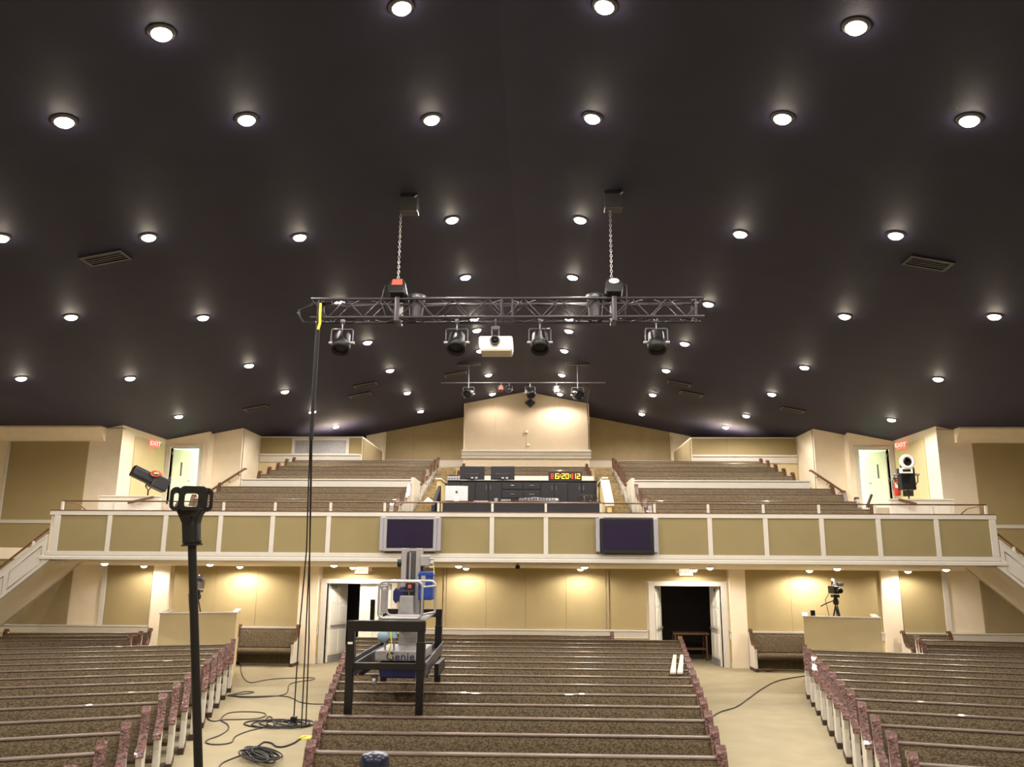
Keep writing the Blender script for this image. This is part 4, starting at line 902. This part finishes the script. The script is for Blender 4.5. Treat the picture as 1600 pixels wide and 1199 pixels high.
MB().box(m0, m1, 11.95, 12.2, zb-.1, at(640, 968, Y=12).z+.05).build('mast_base', 'lift_grey', t, bevel=.01)
q0 = at(627, 900, Y=12.05).x; q1 = at(659, 900, Y=12.05).x
for xa, xb in ((q0, q0+.075), (q1-.085, q1-.01)):
    MB().box(xa, xb, 12.0, 12.22, zb, ztp).build('mast_rail', 'silver', t, bevel=.006)
MB().box(q0+.08, q1-.09, 12.08, 12.24, zb, ztp-.05).build('inner_mast', 'grey_metal', t, bevel=.004)
MB().box(q0+.11, q0+.13, 12.06, 12.08, zb+.3, ztp-.06).build('lift_chain', 'silver', t)
MB().box(q1-.01, q1+.02, 12.02, 12.24, zb+.2, ztp-.2).build('mast_edge', 'black', t)
Z1 = at(640, 931, Y=11.9).z; Z2 = at(640, 968, Y=11.9).z
MB().prism([(m0+.02, Z1), (m1-.06, Z1), (m1-.05, Z2+.1), (m1-.02, Z2), (m0-.02, Z2), (m0+.0, Z2+.1)], 'y', 11.82, 11.98).build('control_housing', 'lift_grey', t, bevel=.01)
MB().box(m0+.02, m1-.06, 11.81, 11.83, Z1+.06, Z1+.075).build('housing_seam', 'grey_metal', t)
P = at(640, 917, Y=11.9); MB().box(P.x-.05, P.x+.06, 11.88, 12.0, P.z-.06, P.z+.07).build('decal_plate', 'console', t); MB().box(P.x-.02, P.x+.03, 11.875, 11.88, P.z-.02, P.z+.03).build('red_mark', 'cord_red', t)
# basket
bx0, bx1 = at(594, 940, Y=11.25).x, at(661, 940, Y=11.25).x; bz0, bz1 = at(630, 966, Y=11.25).z, at(630, 909, Y=11.25).z; r_ = .07
def rrect(x0, x1, z0, z1, y, r, n=5):
    P = []
    for cx, cz, a0 in ((x1-r, z1-r, 0), (x0+r, z1-r, 90), (x0+r, z0+r, 180), (x1-r, z0+r, 270)):
        for k in range(n): a = R(a0+90*k/(n-1)); P.append(Vector((cx+r*math.cos(a), y, cz+r*math.sin(a))))
    return P
MB().tube(rrect(bx0, bx1, bz0, bz1, 11.15, r_), .017, 8, closed=True).build('basket_front', 'silver', t)
MB().tube(rrect(bx0+.0, bx1+.1, bz0, bz1, 11.75, r_), .017, 8, closed=True).build('basket_back', 'silver', t)
for x, xk in ((bx0, bx0), (bx1, bx1+.1)):
    for z in (bz1-.07, bz0+.05): MB().cyl((x, 11.15, z), (xk, 11.75, z), .015, 8).build('basket_side_rail', 'silver', t)
for x in (bx0+.2,): MB().cyl((bx0, 11.35, bz0), (bx0, 11.35, bz1-.03), .014, 8).build('basket_upright', 'silver', t)
MB().box(bx0, bx1+.05, 11.15, 11.75, bz0-.03, bz0).build('basket_floor', 'lift_grey', t, bevel=.004)
MB().box(bx0-.0, bx0+.012, 11.3, 11.7, bz0+.05, bz1-.12).build('side_mesh_panel', 'lift_grey', t)
# blue parts
A = at(615, 918, Y=11.9); B = at(632, 944, Y=11.9); c0 = (A.x+B.x)/2; hz = (A.z+B.z)/2; hw = (B.x-A.x)/2
pts = [(A.x, hz-.06), (A.x, hz+.06), (A.x+.04, hz+.11), (A.x+.07, hz+.07), (A.x+.1, hz+.12), (B.x, hz+.12), (B.x, hz-.12), (A.x+.1, hz-.12), (A.x+.07, hz-.07), (A.x+.04, hz-.11)]
MB().prism(pts, 'y', 11.88, 11.94).build('blue_bracket', 'navy', t, bevel=.005)
A = at(655, 893, Y=11.95); B = at(676, 938, Y=11.95)
MB().box(A.x, B.x, 11.9, 12.15, B.z, A.z).build('blue_tank', 'lift_blue', t, bevel=.02)
MB().box(A.x+.04, A.x+.1, 11.89, 11.9, A.z-.22, A.z-.06).build('tank_label', 'silver', t); MB().box(A.x-.01, B.x+.01, 11.89, 12.16, A.z-.06, A.z-.04).build('tank_band', 'lift_blue', t)
A2 = at(656, 868, Y=12).z; MB().box(A.x+.01, A.x+.14, 11.95, 12.12, A.z+.07, A2).build('motor', 'lift_grey', t, bevel=.015)
for dz in (.0, .06, .12): MB().cyl((A.x+.14, 12.0, A2-.05-dz), (A.x+.2, 12.0, A2-.05-dz), .016, 8).build('hose_fitting', 'silver', t)
MB().tube([(A.x+.19, 12.0, A2-.1), (A.x+.21, 11.98, A.z), (A.x+.2, 11.95, A.z-.2)], .007, 6).build('hose', 'yellow', t)
MB().cyl((A.x+.03, 12.0, A.z), (A.x+.03, 12.0, A.z+.08), .02, 8).build('pipe', 'black', t)
P = at(625, 880, Y=12.05); MB().cyl((P.x-.03, 12.05, P.z), (P.x+.03, 12.05, P.z), .06, 14).build('pulley', 'black', t)
P = at(600, 994, Y=11.2); MB().lathe([(.08, 0), (.085, .03), (.06, .06), (0, .06)], P, 16, Matrix.Rotation(math.pi/2, 3, 'X')).build('round_reel', 'pale_blue', t); MB().box(P.x+.06, P.x+.17, 11.14, 11.24, P.z-.03, P.z+.09).build('junction_box', 'pale_blue', t, bevel=.01)
MB().tube([(P.x+.1, 11.13, P.z+.06), (P.x+.12, 11.1, P.z-.08), (P.x+.09, 11.12, P.z-.2), (P.x+.12, 11.15, P.z-.28)], .01, 6).build('yellow_cord', 'yellow', t)
for dx_ in (.0, .12): MB().cyl((P.x+dx_-.02, 11.3, bz0), (P.x+dx_, 11.32, A.z-1.05), .014, 8).build('basket_support', 'silver', t)

# boards resting on the pews
for k, (x0, x1) in enumerate(((1046, 1056), (1057, 1067))):
    a = at(x0+1, 1052, Z=.955); b = at(x1, 1052, Z=.955); c_ = at(x0+6, 1024, Z=.955); d_ = at(x1+1, 1024, Z=.955)
    z0, z1 = .94, .965
    m = MB().add([(a.x, a.y, z0), (b.x, b.y, z0), (d_.x, d_.y, z0), (c_.x, c_.y, z0), (a.x, a.y, z1), (b.x, b.y, z1), (d_.x, d_.y, z1), (c_.x, c_.y, z1)], [(3, 2, 1, 0), (4, 5, 6, 7), (0, 1, 5, 4), (1, 2, 6, 5), (2, 3, 7, 6), (3, 0, 4, 7)])
    tag(m.build('wooden_board', 'trim'), 'pale board laid across the pew backs, %s of the pair' % ('the one farther from the aisle' if k == 0 else 'the one nearer the aisle'), 'board', 'boards on the pew backs')

# ================================================================== CABLES ON THE FLOOR
def smooth(P, n=6):
    out = []; P = [P[0]]+P+[P[-1]]
    for i in range(1, len(P)-2):
        for k in range(n):
            u = k/n; a, b, c, d = P[i-1], P[i], P[i+1], P[i+2]
            out.append(.5*((2*b)+(-a+c)*u+(2*a-5*b+4*c-d)*u*u+(-a+3*b-3*c+d)*u**3))
    out.append(P[-2]); return out
def floor_cable(pts, lab, r=.012, m='cable', name='floor_cable'):
    P = smooth([at(320+x/6.7, 1020+y/6.7, Z=r*.9) for x, y in pts])
    o = MB().tube(P, r, 6).build(name, m); return tag(o, lab, 'cable')
floor_cable([(350, 90), (375, 140), (380, 200), (410, 270), (480, 315), (600, 295), (750, 275), (950, 268), (1120, 265), (1150, 275), (1100, 290), (950, 310), (880, 345), (870, 400), (840, 435), (750, 455), (550, 470), (380, 468), (260, 455), (240, 450), (300, 435), (420, 410), (515, 415), (450, 430), (300, 445), (260, 450), (450, 462), (700, 455), (860, 462), (940, 490), (1000, 520), (1120, 538), (1250, 540)], 'long thin dark cable looping across the aisle carpet before the left bench', .011)
floor_cable([(0, 480), (12, 560), (10, 640), (40, 700), (100, 720), (200, 705), (400, 700), (560, 690), (640, 660), (600, 630), (420, 620), (270, 630), (200, 660), (170, 710), (240, 755), (240, 810), (150, 870), (40, 910), (10, 940), (60, 960), (170, 962), (280, 940), (320, 880), (450, 825), (620, 785)], 'thin dark cable winding over the carpet beside the left pew ends', .011)
t = thing('cable_tangle', 'tangle of black cables on the carpet under the hanging cable bundle', 'cable', at(440, 1131, Z=0))
for k in range(7):
    cx = 650+k*60; P = [at(320+(cx+(240-k*8)*math.cos(a)*(1-.05*k))/6.7, 1020+(745+8*math.sin(k*2)+38*math.sin(a))/6.7, Z=.012+.012*(k % 3)) for a in [j*math.pi/9+k for j in range(18)]]
    MB().tube(P, .013, 6, closed=True).build('cable_loop', 'cable_black', t)
P = smooth([at(320+x/6.7, 1020+y/6.7, Z=.02) for x, y in ((620, 720), (660, 675), (700, 680), (735, 740), (900, 760), (1080, 755), (1150, 760))]); MB().tube(P, .011, 6).build('cable_loop', 'cable', t)
t = thing('cable_coil', 'large heap of coiled black cable on the carpet by the near left pews', 'cable', at(408, 1178, Z=0))
for k in range(16):
    ox, oy = 590+random.uniform(-90, 70), 1075+random.uniform(-35, 30); rx_, ry_ = random.uniform(90, 170), random.uniform(35, 62)
    P = [at(320+(ox+rx_*math.cos(a))/6.7, 1020+(oy+ry_*math.sin(a)+.25*rx_*math.cos(a))/6.7, Z=.012+.007*k+.008*math.sin(3*a+k)) for a in [j*math.pi/9 for j in range(18)]]
    MB().tube(P, .011, 6, closed=True).build('cable_loop', 'cable_black', t)
floor_cable([(400, 1070), (330, 1095), (240, 1130), (180, 1160), (150, 1200), (140, 1260)], 'short cable tail leaving the black coil towards the camera', .011)
floor_cable([(560, 980), (620, 940), (700, 950), (750, 985), (830, 985), (930, 950), (1000, 905), (1060, 885)], 'dark cable running from the black coil to the centre pews', .014, 'cable_black')
P = at(478, 1152, Z=.02); t = tag(MB().box(P.x-.09, P.x+.09, P.y-.12, P.y+.12, 0, .02).build('yellow_tag', 'yellow'), 'small yellow tag on the carpet at the edge of the centre pews', 'tag')
P = smooth([at(x, y, Z=.012) for x, y in ((1108, 1124), (1125, 1113), (1150, 1105), (1172, 1090), (1195, 1074), (1220, 1063), (1262, 1056))]); tag(MB().tube(P, .014, 6).build('floor_cable', 'cable'), 'single cable crossing the carpet of the right aisle', 'cable')

# ================================================================== MICROPHONE STAND IN FRONT
YM = 1.25
def mp(x, y, yy=YM): return at(x, y, Y=yy)
k_ = (mp(301, 800)-mp(300, 800)).length       # metres per pixel there
C = mp(299, 782); t = thing('microphone_stand', 'black microphone stand with an empty rubber clip close to the camera', 'microphone stand', (mp(310, 1199).x, YM, 0))
top = mp(300, 850); bot = mp(310, 1199); dirn = (bot-top); low = top+dirn*((top.z-.03)/(-dirn.z))
MB().cyl(top, low, 6.3*k_, 16).build('pole', 'black', t)
MB().lathe([(0, 0), (.14, 0), (.14, .012), (.03, .04), (.014, .06)], (low.x, low.y, 0), 24).build('base', 'black', t)
# jaw ring
def band(outer, inner, y0, y1):
    m = MB(); n = len(outer); rot = Matrix.Translation((C.x, YM, 0)) @ Matrix.Rotation(R(21), 4, 'Z') @ Matrix.Diagonal((.94, 1, 1, 1)) @ Matrix.Translation((-C.x, -YM, 0)); vs = [(p.x, y0, p.z) for p in outer]+[(p.x, y0, p.z) for p in inner]+[(p.x, y1, p.z) for p in outer]+[(p.x, y1, p.z) for p in inner]; fs = []
    for i in range(n):
        j = (i+1) % n; fs += [(i, j, n+j, n+i), (2*n+i, 3*n+i, 3*n+j, 2*n+j), (i, 2*n+i, 2*n+j, j), (n+i, n+j, 3*n+j, 3*n+i)]
    vs = [rot @ Vector(v) for v in vs]
    return m.add(vs, fs)
def ring(cx, cy, w_, h_, r, n=7):
    P = []
    for sx, sy, a0 in ((1, 1, 0), (-1, 1, 90), (-1, -1, 180), (1, -1, 270)):
        for q in range(n): a = R(a0+90*q/(n-1)); P.append(C+Vector(((cx+sx*(w_/2-r)+r*math.cos(a))*k_, 0, (cy+sy*(h_/2-r)+r*math.sin(a))*k_)))
    return P
cl = band(ring(3, 2, 44, 38, 9), ring(0, 0, 21, 21, 4), YM-.014, YM+.010).build('clip_jaw', 'rubber', t, bevel=.0012)
for s in (-1, 1):
    x0 = 3+s*21 if s > 0 else -20
    ear = band(ring(.5+s*23.5, 1, 19, 36, 9), ring(.5+s*24.0, 0, 8, 22, 4), YM-.012, YM+.012).build('clip_ear', 'rubber', t, bevel=.001)
nk = [mp(277, 795), mp(323, 794), mp(314, 806), mp(311, 818), mp(311, 850), mp(288, 850), mp(287, 818)]
MB().prism([(p.x, p.z) for p in nk], 'y', YM-.009, YM+.009).build('clip_neck', 'rubber', t, bevel=.002)
MB().cyl(mp(299, 812), mp(300, 852), 12*k_, 18).build('barrel', 'rubber', t)
MB().cyl(mp(297, 813)+Vector((0, -.013, 0)), mp(297, 813)+Vector((0, .0, 0)), 7*k_, 16).build('hinge_screw', 'black_gloss', t)
MB().cyl(mp(300, 846), mp(300, 849), 14*k_, 20).build('thread_ring', 'black', t); MB().cyl(mp(300, 850.5), mp(300, 853), 15.5*k_, 20).build('flange', 'black', t)
# domed canister at the bottom edge
YC = 1.75; P = at(586, 1178, Y=YC); r_ = 21.5*k_*YC/YM
t = thing('domed_cap', 'dark blue domed cylinder top peeking in at the bottom edge of the view', 'cap', (P.x, YC, 0))
MB().lathe([(r_, -.25), (r_, -.012), (r_*.93, -.004), (r_*.75, .001), (r_*.4, .004), (0, .005)], P, 24).build('cap', mat('blue_plastic', (28, 34, 58), .3), t)
MB().cyl((P.x, YC, .02), P+Vector((0, 0, -.24)), .012, 12).build('pole', 'black', t); MB().lathe([(0, 0), (.12, 0), (.12, .012), (.03, .03), (.012, .04)], (P.x, YC, 0), 20).build('base', 'black', t)
